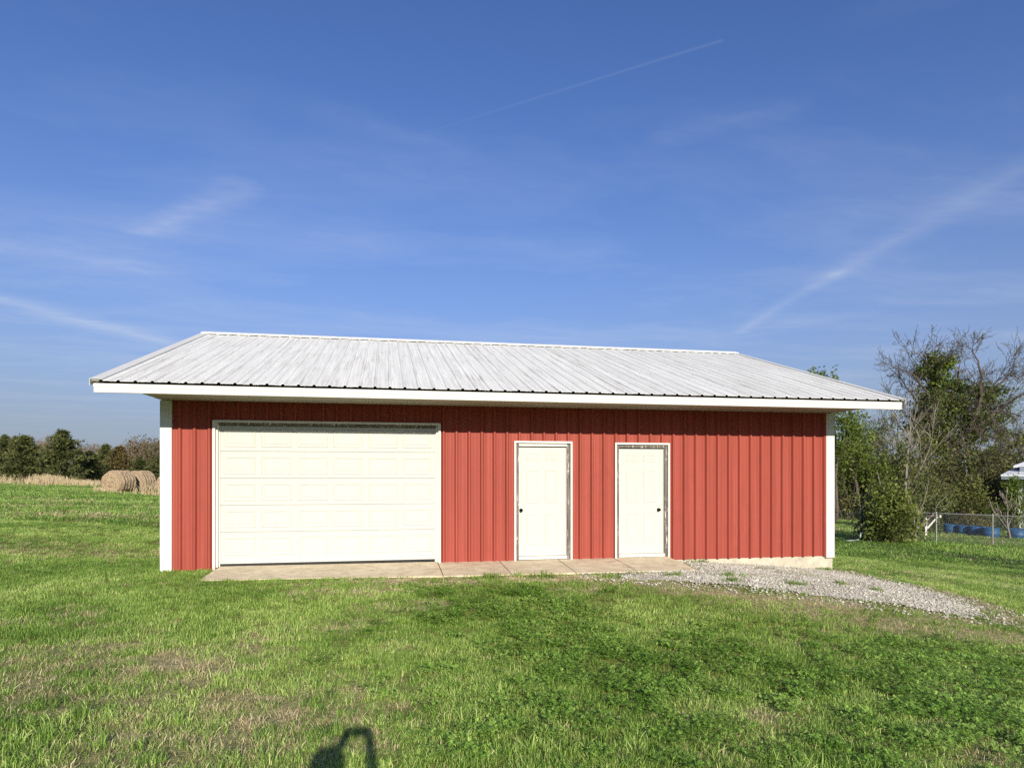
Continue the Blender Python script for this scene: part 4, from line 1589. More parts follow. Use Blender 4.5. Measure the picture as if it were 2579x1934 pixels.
# ---- undergrowth along the wood edge on the right: one mass
def build_undergrowth():
    rg = np.random.default_rng(17)
    cl, tw = [], MB()
    org = np.array(world_at(2330, 1290, 55))
    for i in range(150):
        px = rg.uniform(2090, 2640)
        Z = rg.uniform(46, 68)
        top = np.interp(px, [2090, 2170, 2260, 2400, 2500, 2640], [1075, 1120, 1150, 1150, 1120, 1105]) + rg.uniform(-15, 75)
        b = world_at(px, 1290, Z)
        b.z = gz(b.x, b.y)
        h = world_at(px, top, Z).z - b.z
        rr = rg.uniform(1.0, 1.8)
        ncl = 9
        for k in range(ncl):
            u = rg.normal(0, 0.5, 3) * (rr, rr, 1)
            zz = h * rg.uniform(0.02, 1.0)
            cl.append((b.x + u[0] * (1.15 - zz / h * 0.6), b.y + u[1], b.z + zz))
        for k in range(11):
            st = Vector((b.x + rg.normal(0, rr * 0.4), b.y + rg.normal(0, rr * 0.4), b.z))
            e = st + Vector((rg.normal(0, 0.9), rg.normal(0, 0.9), h * rg.uniform(0.5, 1.12)))
            m = st.lerp(e, 0.5) + rand_dir(rg) * 0.35
            tw.tube([st, m, e], [0.03, 0.02, 0.008], 3, cap=False)
            for j in range(2):
                f = m.lerp(e, rg.uniform(0, .7))
                tw.tube([f, f + Vector((rg.normal(0, 0.7), rg.normal(0, 0.7), rg.uniform(0.1, 0.9)))], [0.014, 0.006], 3, cap=False)
    V = leaves(rg, cl, 52000, 0.36, 0.23, 0.1, 0.65)
    o = add_mesh('undergrowth', quads_mesh('undergrowth', shift(V, org), M['leaf_brush']), None)
    o.location = org
    tag(o, 'tangled green and brown undergrowth along the wood edge right of the barn', 'undergrowth', None, 'stuff')
    t = relative(tw, org).build('undergrowth_twigs', M['twig'], o)
    t['kind'] = 'stuff'


build_undergrowth()


# ---- shrubs near the fence
def shrub(name, label, px, base_py, top_py, Z, width, seed, nleaf, lsize, mat, stems=14, clumps=60, cone=0.0, cat='bush'):
    b = world_at(px, base_py, Z)
    b.z = gz(b.x, b.y) - 0.02
    h = world_at(px, top_py, Z).z - b.z
    rg = np.random.default_rng(seed)
    r = tag(empty(name, b), label, cat)
    mb = MB()
    cl = []
    for i in range(clumps):
        t = rg.uniform(0.06, 1) ** 0.9
        R = width * (math.sin(math.pi * min(1, 0.22 + 0.72 * t)) if not cone else (1 - t) ** 0.8 + 0.08)
        a = rg.uniform(0, 6.28)
        rr = R * math.sqrt(rg.uniform(0.1, 1)) * (0.78 + 0.3 * math.sin(2 * a + seed) * math.sin(5 * t + seed) + 0.22 * rg.random())
        if rg.random() < 0.18:
            rr *= 1.3
        c = Vector((rr * math.cos(a), rr * math.sin(a), h * t * rg.uniform(0.88, 1.1)))
        cl.append(tuple(c))
        if i < stems * 3:
            m = Vector((c.x * 0.45, c.y * 0.45, c.z * 0.6))
            mb.tube([(c.x * 0.06, c.y * 0.06, 0), m, c], [0.022, 0.013, 0.005], 4, cap=False)
    mb.build('branch', M['twig'], r)
    V = leaves(rg, cl, nleaf, 0.145 * width + 0.02, lsize, -0.35, 0.5)
    V[:, :, 2] = np.maximum(V[:, :, 2], 0.03)
    add_mesh('foliage', quads_mesh('foliage', V, M[mat]), r)
    return r


shrub('bush', 'broad leafy green bush at the fence corner right of the barn', 2240, 1381, 1225, 26.2, 1.22, 5, 4300, 0.16, 'leaf_bush', 18, 80)
shrub('bush', 'smaller yellow green bush leaning right behind the leafy corner bush', 2292, 1372, 1262, 28.0, 0.62, 6, 1700, 0.10, 'leaf_bush', 12, 40)
shrub('evergreen_bush', 'dark rounded evergreen bush behind the leafy corner bush', 2322, 1350, 1195, 36, 1.45, 7, 5200, 0.13, 'cedar', 12, 90)
shrub('bush', 'fresh green bush in front of the blue grey house wall', 2556, 1345, 1210, 35.5, 0.95, 8, 2600, 0.14, 'leaf_spring', 12, 50)
shrub('bush', 'olive green thicket between the oak and the blue barrels', 2440, 1325, 1215, 40, 1.6, 9, 3800, 0.17, 'leaf_brush', 14, 70)
shrub('bush', 'dry brown weedy clump above the blue barrels', 2440, 1335, 1295, 35.5, 0.9, 10, 900, 0.10, 'cedar_brown', 14, 40)

# two thin pale stems beside the bush
r = tag(empty('small_tree', world_at(2306, 1371, 27)), 'small forked tree with leaning stems right of the leafy bush', 'tree')
r.location.z = gz(r.location.x, r.location.y)
t = Tree(91)
bx = Vector(r.location)
for pts in ([(2306, 1372), (2303, 1335), (2302, 1300), (2296, 1270), (2290, 1240)], [(2304, 1335), (2325, 1320), (2350, 1295), (2362, 1270)], [(2308, 1372), (2306, 1345), (2310, 1310), (2322, 1275), (2330, 1250)]):
    t.limb([world_at(a, b, 27) for a, b in pts], 0.035, 0.015, 2, 0.5, 4, kids=(2, 3), up=0.2, crook=0.5, ratio=0.6, angle=(0.4, 0.9), rmin=0.006)
relative(t.wood(), bx).build('trunk', M['bark_pale'], r)
V = leaves(np.random.default_rng(9), [tuple(p - bx) for p, d in t.tips], 500, 0.12, 0.09, 0, 0.55)
add_mesh('foliage', quads_mesh('foliage', V, M['leaf_bush']), r)

# ------------------------------------------------------------------ chain-link fences
def fence(name, label, pts, h, n_between, mat, wire=0.002, cell=0.09, rail=0.021):
    pts = [Vector((x, y, gz(x, y))) for x, y in pts]
    o = tag(empty(name, pts[0]), label, 'fence')
    org = pts[0].copy()
    posts = []
    for a, b, n in zip(pts[:-1], pts[1:], n_between):
        for i in range(n):
            posts.append(a.lerp(b, i / n))
    posts.append(pts[-1])
    for p in posts:
        p.z = gz(p.x, p.y)
        mb = MB()
        mb.tube([p - org - Vector((0, 0, 0.1)), p - org + Vector((0, 0, h + 0.03))], [0.03, 0.03], 8)
        mb.lathe([(0.032, 0), (0.03, 0.02), (0.012, 0.032)], 8, 'z', tuple(p - org + Vector((0, 0, h + 0.03))))
        mb.build('post', mat, o)
    for a, b in zip(posts[:-1], posts[1:]):
        mb = MB()
        mb.tube([a - org + Vector((0, 0, h)), b - org + Vector((0, 0, h))], [rail, rail], 6)
        mb.build('top_rail', mat, o)
    mb = MB()
    for a, b in zip(posts[:-1], posts[1:]):
        ln = (b - a).length
        n = int((ln + h) / cell)
        for s in (1, -1):
            for i in range(n):
                u0 = i * cell - (h if s > 0 else 0)
                u1 = u0 + h if s > 0 else u0
                u0b = u0 if s > 0 else u0
                # wire from bottom (ua) to top (ub)
                ua, ub = (u0, u0 + h) if s > 0 else (u0, u0 - h)
                ta, tb = 0.0, 1.0
                if ua < 0:
                    ta = (0 - ua) / (ub - ua)
                if ua > ln:
                    ta = (ln - ua) / (ub - ua)
                if ub < 0:
                    tb = (0 - ua) / (ub - ua)
                if ub > ln:
                    tb = (ln - ua) / (ub - ua)
                if tb - ta < 0.02:
                    continue
                q = []
                for tt in (ta, tb):
                    u = (ua + (ub - ua) * tt) / ln
                    g = a.lerp(b, u) - org
                    q.append(g + Vector((0, 0, 0.03 + (h - 0.05) * tt)))
                mb.tube(q, [wire, wire], 3, cap=False)
    w = mb.build('chain_link_mesh', mat, o)
    w['kind'] = 'stuff'
    return o


p1 = world_at(2168, 1375, 26.6)
p2 = world_at(2358, 1372, 27.2)
p3 = world_at(2500, 1372, 27.4)
p4 = world_at(2690, 1376, 27.0)
fence('chain_link_fence', 'low chain link fence running right from the leafy bush past the blue barrels', [(p1.x, p1.y), (p2.x, p2.y), (p3.x, p3.y), (p4.x, p4.y)], 1.23, (1, 1, 1), M['galv'])
q1 = world_at(1990, 1292, 66)
q2 = world_at(2240, 1292, 66)
fence('chain_link_fence', 'distant chain link fence seen between barn corner and leafy bush', [(q1.x, q1.y), (q2.x, q2.y)], 1.2, (4,), M['galv'], 0.004, 0.14, 0.026)
# gate with its frame near the corner post, swung back along the fence
g0 = world_at(2168, 1376, 26.4)
g1 = world_at(2050, 1376, 25.6)
g = tag(empty('fence_gate', (g0.x, g0.y, gz(g0.x, g0.y))), 'dark meshed fence gate half hidden behind the barn corner', 'gate')
dv = Vector((g1.x - g0.x, g1.y - g0.y, 0))
mb = MB()
for z in (0.06, 1.12):
    mb.tube([(0, 0, z), (dv.x, dv.y, z + gz(g1.x, g1.y) - gz(g0.x, g0.y))], [0.018, 0.018], 6)
mb.tube([(0, 0, 0.06), (0, 0, 1.12)], [0.018, 0.018], 6)
mb.build('gate_frame', M['dark_steel'], g)
mb = MB()
ln = dv.length
for s in (1, -1):
    for i in range(int((ln + 1.06) / 0.09)):
        u = i * 0.09 - (1.06 if s > 0 else 0)
        ua, ub = (u, u + 1.06) if s > 0 else (u, u - 1.06)
        ta = max(0, (0 - ua) / (ub - ua)) if s > 0 else max(0, (ln - ua) / (ub - ua) if ua > ln else 0)
        tb = min(1, (ln - ua) / (ub - ua)) if s > 0 else min(1, (0 - ua) / (ub - ua))
        if tb - ta < 0.02:
            continue
        q = [(dv.x * (ua + (ub - ua) * t) / ln, dv.y * (ua + (ub - ua) * t) / ln, 0.06 + 1.06 * t) for t in (ta, tb)]
        mb.tube(q, [0.003, 0.003], 3, cap=False)
w = mb.build('chain_link_mesh', M['dark_steel'], g)
w['kind'] = 'stuff'
mb = MB()
mb.tube([(0.05, 0, -0.1), (0.05, 0, 1.30)], [0.045, 0.04], 8)
mb.build('gate_post', M['dark_steel'], g)

# bent white pipe lying at the corner post
a = world_at(2167, 1374, 25.9)
pp = [world_at(2168, 1357, 25.9), world_at(2167, 1366, 25.9), world_at(2162, 1372, 25.9), world_at(2150, 1374, 25.8), world_at(2126, 1375, 25.7)]
ob_ = Vector((pp[4].x, pp[4].y, gz(pp[4].x, pp[4].y)))
mb = MB()
zz = [0.32, 0.17, 0.07, 0.04, 0.035]
mb.tube([Vector((p.x, p.y, ob_.z + z)) - ob_ for p, z in zip(pp, zz)], [0.024] * 5, 8)
o = mb.build('bent_pipe', M['pipe'], None, smooth=True)
o.location = ob_
tag(o, 'bent pale grey pipe lying on the grass at the gate post', 'pipe')

# post with braced arm
b = world_at(2331, 1352, 31.5)
b.z = gz(b.x, b.y)
ps = tag(empty('braced_post', b, -YAW), 'white post with slanted brace under a dark arm inside the fence', 'post')
mb = MB()
mb.box(-0.05, 0.05, -0.05, 0.05, -0.1, 0.92)
mb.build('post', M['post_wood'], ps, bevel=0.006)
mb = MB()
mb.box(-0.32, 0.64, -0.045, 0.045, 0.925, 1.015)
mb.build('arm', M['dark_wood'], ps, bevel=0.005)
mb = MB()
mb.box(0.642, 0.72, -0.05, 0.05, 0.90, 1.02)
mb.build('arm_end', M['post_wood'], ps, bevel=0.005)
mb = MB()
mb.hexa([(0.052, -0.035, 0.42), (0.10, -0.035, 0.37), (0.10, 0.035, 0.37), (0.052, 0.035, 0.42), (0.50, -0.035, 0.923), (0.58, -0.035, 0.923), (0.58, 0.035, 0.923), (0.50, 0.035, 0.923)])
mb.build('brace', M['post_wood'], ps)
mb = MB()
mb.lathe([(0.10, -0.02), (0.13, 0.05), (0.13, 0.30), (0.06, 0.36)], 12, 'z', (-0.16, -0.10, 0.50))
mb.build('hanging_pot', M['dark_steel'], ps, smooth=True)

# blue barrels cut down as planters, in a row inside the fence
bar_lbl = ['leftmost blue barrel planter, half in shade by the braced post', 'second blue barrel planter from the left behind the fence', 'blue barrel planter in the middle of the row',
           'blue barrel planter directly behind the fence post', 'rightmost blue barrel planter at the edge of the picture']
for i, (px, py, Z, w) in enumerate([(2395, 1344, 35.0, .34), (2427, 1348, 34.4, .31), (2457, 1351, 33.8, .31), (2495, 1355, 33.0, .38), (2562, 1357, 32.6, .40)]):
    b = world_at(px, py, Z)
    b.z = gz(b.x, b.y) - 0.01
    r = tag(empty('barrel_planter', b, random.uniform(0, 3)), bar_lbl[i], 'barrel', 'blue barrel planters')
    mb = MB()
    H = 0.50
    mb.lathe([(w * .93, 0), (w * .99, 0.03), (w, 0.18), (w * 1.03, 0.20), (w * 1.03, 0.23), (w, 0.25), (w * .98, H), (w * .94, H), (w * .94, H - 0.09)], 20, 'z')
    mb.build('barrel', M['barrel_blue'], r, smooth=True)
    mb = MB()
    mb.lathe([(w * .93, H - 0.10), (w * .93, H - 0.07), (w * .4, H - 0.04), (0.01, H - 0.035)], 14, 'z')
    mb.build('soil', M['soil'], r)

# ------------------------------------------------------------------ neighbouring house at the right edge
HZ = 39.0
hb = world_at(2568, 1330, HZ)
hb.z = gz(hb.x, hb.y) - 0.1
house = tag(empty('house', hb, -YAW - rad(39.5)), 'blue grey house with white roofs at the right edge of the picture', 'house')


def hx(px):
    return (px - 2556) / F_PX * HZ


def hz(py):
    return world_at(2556, py, HZ).z - hb.z


E1 = hz(1200)
n = 14
for i in range(n):
    mb = MB()
    z0, z1 = E1 * i / n, E1 * (i + 1) / n
    mb.add([(0, -0.02, z0), (9, -0.02, z0), (9, 0.0, z1), (0, 0.0, z1), (0, 0.06, z0), (9, 0.06, z0), (9, 0.06, z1), (0, 0.06, z1)],
           [(0, 1, 2, 3), (4, 7, 6, 5), (0, 4, 5, 1), (0, 3, 7, 4), (1, 5, 6, 2)])
    mb.build('siding_board', M['house_siding'], house)
mb = MB()
mb.box(0.0, 9, 0.062, 7, 0, E1 + 0.6)
mb.build('wall', M['house_siding'], house)
mb = MB()
mb.box(-0.06, 0.10, -0.045, -0.022, 0, E1 - 0.01)
mb.build('corner_board', M['house_trim'], house)
mb = MB()     # skirt roof over the porch
mb.hexa([(hx(2520), -1.0, hz(1199)), (9.6, -1.0, hz(1199)), (9.6, 1.8, hz(1180)), (hx(2520) + 0.6, 1.8, hz(1180)),
         (hx(2520), -1.0, hz(1195)), (9.6, -1.0, hz(1195)), (9.6, 1.8, hz(1176)), (hx(2520) + 0.6, 1.8, hz(1176))])
pr = mb.build('porch_roof', M['house_roof'], house)
mb = MB()
mb.box(hx(2521), 9.58, -0.99, -0.95, hz(1207), hz(1199.2))
mb.build('porch_fascia', M['house_siding'], pr)
mb = MB()
mb.box(hx(2549), 9, 1.0, 7, E1 + 0.605, hz(1172.5))
mb.build('upper_wall', M['house_siding'], house)
mb = MB()     # hipped main roof
x0, x1, y0, y1, z0 = hx(2543), 9.8, 0.3, 7.6, hz(1172)
zt = hz(1172) + 1.6
mb.add([(x0, y0, z0), (x1, y0, z0), (x1, y1, z0), (x0, y1, z0), (x0 + 3.4, 3.95, zt), (x1 - 3.4, 3.95, zt), (x0, y0, z0 - 0.12), (x1, y0, z0 - 0.12), (x1, y1, z0 - 0.12), (x0, y1, z0 - 0.12)],
       [(0, 1, 5, 4), (1, 2, 5), (2, 3, 4, 5), (3, 0, 4), (0, 6, 7, 1), (1, 7, 8, 2), (2, 8, 9, 3), (3, 9, 6, 0), (9, 8, 7, 6)])
mb.build('roof', M['house_roof'], house)
mb = MB()
mb.box(1.6, 2.6, -0.05, -0.022, 1.0, 2.1)
wd = mb.build('window', M['house_trim'], house)
mb = MB()
mb.box(1.68, 2.52, -0.056, -0.0505, 1.08, 2.02)
mb.build('pane', M['glass'], wd)

# ------------------------------------------------------------------ hay bales
def m_hay():
    m, q, b = material('weathered_hay')
    tc = q.new('ShaderNodeTexCoord')
    geo = q.new('ShaderNodeNewGeometry')
    pos = tc.outputs['Object']
    n1 = q.noise(q.mapping(pos, (9, 3, 3)), 1.0, 6, 0.7)
    n2 = q.noise(q.mapping(pos, (3, 16, 16)), 1.0, 5, 0.7)
    sep = q.new('ShaderNodeSeparateXYZ')
    q.l.new(pos, sep.inputs[0])
    rr = q.math('SQRT', q.math('ADD', q.math('MULTIPLY', sep.outputs[1], sep.outputs[1]), q.math('MULTIPLY', sep.outputs[2], sep.outputs[2])))
    spiral = q.math('SINE', q.math('MULTIPLY_ADD', rr, 42.0, q.math('MULTIPLY', n1, 9.0)))
    c = q.ramp(n2, [(0.30, (0.20, 0.14, 0.082)), (0.5, (0.42, 0.31, 0.195)), (0.72, (0.68, 0.53, 0.35))])
    c = q.mix(q.math('MULTIPLY', q.math('MULTIPLY_ADD', n1, 3.0, -1.2, clamp=True), 0.45), c, (0.20, 0.15, 0.115))
    q.l.new(c, b.inputs['Base Color'])
    b.inputs['Roughness'].default_value = 1.0
    set_spec(b, 0.0)
    bump = q.new('ShaderNodeBump')
    bump.inputs['Strength'].default_value = 1.0
    bump.inputs['Distance'].default_value = 0.06
    q.l.new(q.math('ADD', q.math('MULTIPLY', spiral, 0.12), q.math('ADD', n1, n2)), bump.inputs['Height'])
    q.l.new(bump.outputs[0], b.inputs['Normal'])
    return m


M['hay'] = m_hay()


def bale_mesh(seed, R=0.76, Ln=1.45):
    """a slumped round bale lying along x; ragged rolled ends, twine grooves"""
    rg = np.random.default_rng(seed)
    K, NX = 56, 34
    mb = MB()
    ring = []
    xs = np.linspace(-Ln / 2, Ln / 2, NX)
    for i, x in enumerate(xs):
        e = min(1.0, (Ln / 2 - abs(x)) / 0.22)
        row = []
        for j in range(K):
            a = 2 * math.pi * j / K
            g = 0.018 * math.cos(2 * math.pi * x / 0.24)
            r = (R - 0.13 * (1 - e) ** 2 + g) * (1 + 0.02 * math.sin(3 * a + seed) + 0.012 * math.sin(7 * a + x * 3)) + rg.normal(0, 0.008)
            y, z = r * math.cos(a), r * math.sin(a)
            if z < 0:
                z *= 0.86
                y *= 1.0 + 0.10 * min(1, -z / R)
            row.append((x, y, z))
        ring.append(row)
    vs, fs = [], []
    for s, rows in ((0, ring[0]), (1, ring[-1])):
        n0 = len(vs)
        levels = [1.0, 0.86, 0.70, 0.54, 0.38, 0.22, 0.08]
        for q_, f in enumerate(levels):
            for j, (x, y, z) in enumerate(rows):
                dep = (0.03 * math.sin(f * 24 + 2 * math.pi * j / K) * (f < 0.95) + rg.normal(0, 0.01) + 0.05 * (1 - f)) * (1 if s else -1)
                vs.append((x + dep * 0.8, y * f, z * f))
        for q_ in range(len(levels) - 1):
            for j in range(K):
                a, b = n0 + q_ * K + j, n0 + q_ * K + (j + 1) % K
                fs.append((a, b, b + K, a + K) if s else (a, a + K, b + K, b))
        fs.append(tuple(n0 + 6 * K + j for j in range(K)))
    n0 = len(vs)
    for row in ring:
        vs += row
    for i in range(NX - 1):
        for j in range(K):
            a, b = n0 + i * K + j, n0 + i * K + (j + 1) % K
            fs.append((a, a + K, b + K, b))
    mb.add(vs, fs)
    return mb.mesh('hay_bale', M['hay'], smooth=False)


BZ = 41.0
first = world_at(290, 1240, BZ)
axis = (world_at(377, 1233, BZ + 3.1) - first)
axis.z = 0
axis.normalize()
spots = [(first + axis * 0.35, 'nearest round hay bale, its spiral end facing the camera', 1), (first + axis * 2.25, 'second round hay bale, end to end behind the nearest one', 2),
         (world_at(437, 1238, 39.5), 'round hay bale cut off by the white corner of the barn', 3)]
for p, lbl, sd in spots:
    o = link(bpy.data.objects.new('hay_bale', bale_mesh(sd)))
    o.location = (p.x, p.y, gz(p.x, p.y) + 0.60)
    o.rotation_euler = (0, 0, math.atan2(axis.y, axis.x))
    tag(o, lbl, 'hay bale', 'round hay bales in the field')


# ------------------------------------------------------------------ tall dead grass by the bales and the field edge
def build_straw():
    rg = np.random.default_rng(23)
    V = []

    def clump(x, y, n, spread, h0, h1, lean=0.35):
        z = gz(x, y)
        bx = x + rg.normal(0, spread, n)
        by = y + rg.normal(0, spread, n)
        h = rg.uniform(h0, h1, n)
        la = rg.uniform(0, 6.28, n)
        le = np.abs(rg.normal(0, lean, n)) * h
        w = rg.uniform(0.008, 0.02, n)
        tx, ty = bx + np.cos(la) * le, by + np.sin(la) * le
        mx, my = bx + np.cos(la) * le * 0.35, by + np.sin(la) * le * 0.35
        fx, fy = np.cos(YAW) * w, -np.sin(YAW) * w
        b0 = np.stack([bx - fx, by - fy, np.full(n, z - .02)], -1)
        b1 = np.stack([bx + fx, by + fy, np.full(n, z - .02)], -1)
        m0 = np.stack([mx - fx, my - fy, z + h * 0.6], -1)
        m1 = np.stack([mx + fx, my + fy, z + h * 0.6], -1)
        t0 = np.stack([tx - fx * .4, ty - fy * .4, z + h], -1)
        t1 = np.stack([tx + fx * .4, ty + fy * .4, z + h], -1)
        V.append(np.stack([b0, b1, m1, m0], 1))
        V.append(np.stack([m0, m1, t1, t0], 1))
    # strip along the foot of the cedars
    for px in np.arange(-30, 262, 3.4):
        for k in range(2):
            Z = rg.uniform(50, 57)
            dens = np.interp(px, [-30, 20, 40, 75, 90, 100, 150, 170, 262], [4, 7, 2, 1, 3, 24, 20, 14, 12])
            p = world_at(px + rg.uniform(-2, 2), 1220, Z)
            clump(p.x, p.y, int(dens), 0.5, 0.25, np.interp(px, [-30, 10, 45, 100, 145, 165, 262], [0.8, 0.8, 0.4, 0.95, 0.8, 0.55, 0.45]))
    # round the bales
    for px, Z, n, h in [(262, 40, 30, .35), (275, 39.6, 26, .28), (290, 39.4, 16, .22), (305, 39.2, 8, .2), (340, 39.0, 14, .5), (350, 39.0, 12, .55), (370, 38.2, 26, .8), (377, 38.2, 24, .85), (384, 38.0, 20, .65), (395, 37.8, 18, .4), (255, 41, 30, .4), (248, 42, 40, .4)]:
        p = world_at(px, 1240, Z)
        clump(p.x, p.y, n, 0.22, 0.15, h, 0.55)
    A = np.concatenate(V)
    org = np.array((-16.0, 40.0, 0.5))
    o = add_mesh('tall_dry_grass', quads_mesh('tall_dry_grass', A - org, M['straw']), None)
    o.location = org
    tag(o, 'tall straw coloured dead grass along the cedars and round the bales', 'dry grass', None, 'stuff')


build_straw()


# ------------------------------------------------------------------ cedars on the left
def cedar_parts(seed, mat, H=5.0, R=1.9, n=7500):
    rg = np.random.default_rng(seed)
    mb = MB()
    mb.tube([(0, 0, -0.1), (0.03, 0.02, H * 0.5), (0, 0, H * 0.97)], [0.13, 0.07, 0.012], 7)
    V = []
    nb = 170
    for i in range(nb):
        t = (i + rg.random()) / nb
        t = t ** 0.85
        z = H * (0.03 + 0.95 * t)
        a = i * 2.39996 + rg.normal(0, 0.3)
        R_ = R * (1 - t) ** 0.85 * rg.uniform(0.55, 1.3) * (0.8 + 0.2 * math.sin(2.3 * a + seed)) + 0.10
        if t < 0.08:
            R_ *= 0.75
        d = np.array([math.cos(a), math.sin(a), 0.0])
        rise = rg.uniform(0.10, 0.45) + 0.5 * t
        e = np.array([0, 0, z]) + d * R_ + np.array([0, 0, R_ * rise])
        mb.tube([(0, 0, z), tuple(e)], [0.022, 0.005], 3, cap=False)
        m = max(4, int(n / nb * (0.35 + 1.1 * R_ / R)))
        u = rg.uniform(0.22, 1.06, m) ** 0.7
        c = np.array([0, 0, z]) + np.outer(u, e - np.array([0, 0, z])) + rg.normal(0, 0.09 + 0.06 * R_, (m, 3)) * np.array([1, 1, 0.7])
        ax = d * 0.7 + rg.normal(0, 0.5, (m, 3)) + np.array([0, 0, 0.55])
        ax /= np.linalg.norm(ax, axis=1)[:, None]
        b = rg.normal(0, 1, (m, 3))
        b -= ax * np.sum(ax * b, 1)[:, None]
        b /= np.linalg.norm(b, axis=1)[:, None]
        s = rg.uniform(0.12, 0.34, m)[:, None]
        V.append(np.stack([c - ax * s * 0.5, c + b * s * 0.2, c + ax * s * 0.6, c - b * s * 0.2], 1))
    return mb.mesh('trunk', M['bark']), quads_mesh('foliage', np.concatenate(V), M[mat])


CED = [cedar_parts(1, 'cedar'), cedar_parts(2, 'cedar', 5, 2.1), cedar_parts(3, 'cedar', 5, 1.6), cedar_parts(4, 'cedar_brown', 5, 1.7)]
for (px, top, Z, kind, w, lbl) in [(62, 1092, 58, 1, 1.45, 'broad dark cedar left of the tallest cedar'),
                                   (158, 1078, 57, 0, 1.40, 'tallest pointed cedar at the left field edge'),
                                   (-2, 1108, 60, 2, 1.7, 'cedar at the left edge of the picture'),
                                   (112, 1138, 63, 2, 1.6, 'low cedar filling the gap between the two biggest cedars'),
                                   (228, 1132, 62, 1, 1.35, 'low green cedar just right of the tallest cedar'),
                                   (266, 1115, 72, 2, 1.35, 'round topped green cedar behind the hay bales'),
                                   (302, 1120, 66, 3, 1.45, 'bronze brown cedar directly above the nearest hay bale'),
                                   (352, 1148, 66, 1, 1.45, 'low dark cedar above the second hay bale'),
                                   (400, 1146, 66, 2, 1.7, 'dark cedar touching the white corner of the barn'),
                                   (-70, 1100, 60, 0, 1.4, 'cedar just beyond the left edge of the picture')]:
    b = world_at(px, 1218, Z)
    b.z = gz(b.x, b.y) - 0.05
    h = world_at(px, top, Z).z - b.z
    r = tag(empty('cedar_tree', b, px * 0.7), lbl, 'tree', 'cedars along the field edge')
    k = h / 5.25
    r.scale = (k * w, k * w, k)
    add_mesh('trunk', CED[kind][0], r)
    add_mesh('foliage', CED[kind][1], r)
# two taller dark pines further back on the left
for px, top, lbl in [(12, 1090, 'dark pine top rising behind the cedars at the far left'), (40, 1094, 'second dark pine top behind the far left cedars')]:
    b = world_at(px, 1215, 78)
    b.z = gz(b.x, b.y)
    h = world_at(px, top, 78).z - b.z
    r = tag(empty('pine_tree', b, px), lbl, 'tree', 'pines behind the cedars')
    r.scale = (h / 5.25 * .9, h / 5.25 * .9, h / 5.25)
    add_mesh('trunk', CED[1][0], r)
    add_mesh('foliage', CED[1][1], r)


# far brown woods behind the cedars: one mass of bare twigs with some budding green
def build_far_woods():
    rg = np.random.default_rng(29)
    tw = MB()
    cl = []
    org = Vector(world_at(200, 1215, 95))
    protos = []
    for s in range(5):
        t = Tree(200 + s)
        t.grow(Vector((0, 0, 0)), Vector((0, 0, 1)), 3.2, 0.12, 0, 4, kids=(3, 4), up=0.22, crook=0.5, ratio=0.62, angle=(0.4, 0.95), rmin=0.016, start=0.15)
        top = max(p.z for pts, _, _ in t.paths for p in pts)
        protos.append((t, top))
    for i in range(80):
        px = rg.uniform(-160, 560)
        Z = rg.uniform(78, 125)
        top = np.interp(px, [-160, 0, 90, 200, 330, 345, 400, 560], [1096, 1098, 1094, 1106, 1110, 1096, 1094, 1100]) + rg.uniform(-4, 26)
        b = world_at(px, 1215, Z)
        b.z = gz(b.x, b.y)
        h = world_at(px, top, Z).z - b.z
        t, tp = protos[i % 5]
        k = h / tp
        ca, sa = math.cos(i * 1.7), math.sin(i * 1.7)

        def tr(p):
            return (b.x + (p.x * ca - p.y * sa) * k * 1.15 - org.x, b.y + (p.x * sa + p.y * ca) * k * 1.15 - org.y, b.z + p.z * k - org.z)
        for pts, rs, lv in t.paths:
            tw.tube([tr(p) for p in pts], [max(r * k, 0.02) for r in rs], 3, cap=False)
        if 330 < px < 400 or rg.random() < 0.28:
            cl += [tr(p) for p, d in t.tips]
        if i % 3 == 0:
            for _ in range(20):
                cl.append((b.x + rg.normal(0, 1.6) - org.x, b.y + rg.normal(0, 1.6) - org.y, b.z + rg.uniform(0, 2.2) - org.z))
    o = tw.build('far_woods', M['far_twig'])
    o.location = org
    tag(o, 'hazy brown line of bare woods beyond the cedars', 'woods', None, 'stuff')
    V = leaves(rg, cl, 16000, 0.35, 0.24, 0, 0.7)
    c = add_mesh('budding_leaves', quads_mesh('budding_leaves', V, M['far_green']), o)
    c['kind'] = 'stuff'


build_far_woods()

# ------------------------------------------------------------------ bare tree to the right of the camera, out of the picture, whose shadow streaks the right lawn
sh = bare_tree('bare_tree', 'bare tree outside the picture whose branch shadows streak the right lawn', 2700, 1400, 800, 20, 71, 1.1, 4, 0.24, 'bark', 'twig', (3, 4), 0.6, 0, None, 0.1, 0.1)
sh.location = (23.5, -13.0, gz(23.5, -13.0))
sh.scale = (1.5, 1.5, 1.35)

# ------------------------------------------------------------------ the photographer behind the camera (only the shadow is in the picture)
def cam_local(x, z, dz):
    """x right, z forward of the lens, dz above it"""
    return Vector((CAM.x + x * math.cos(YAW) + z * math.sin(YAW), CAM.y - x * math.sin(YAW) + z * math.cos(YAW), CAM.z + dz))


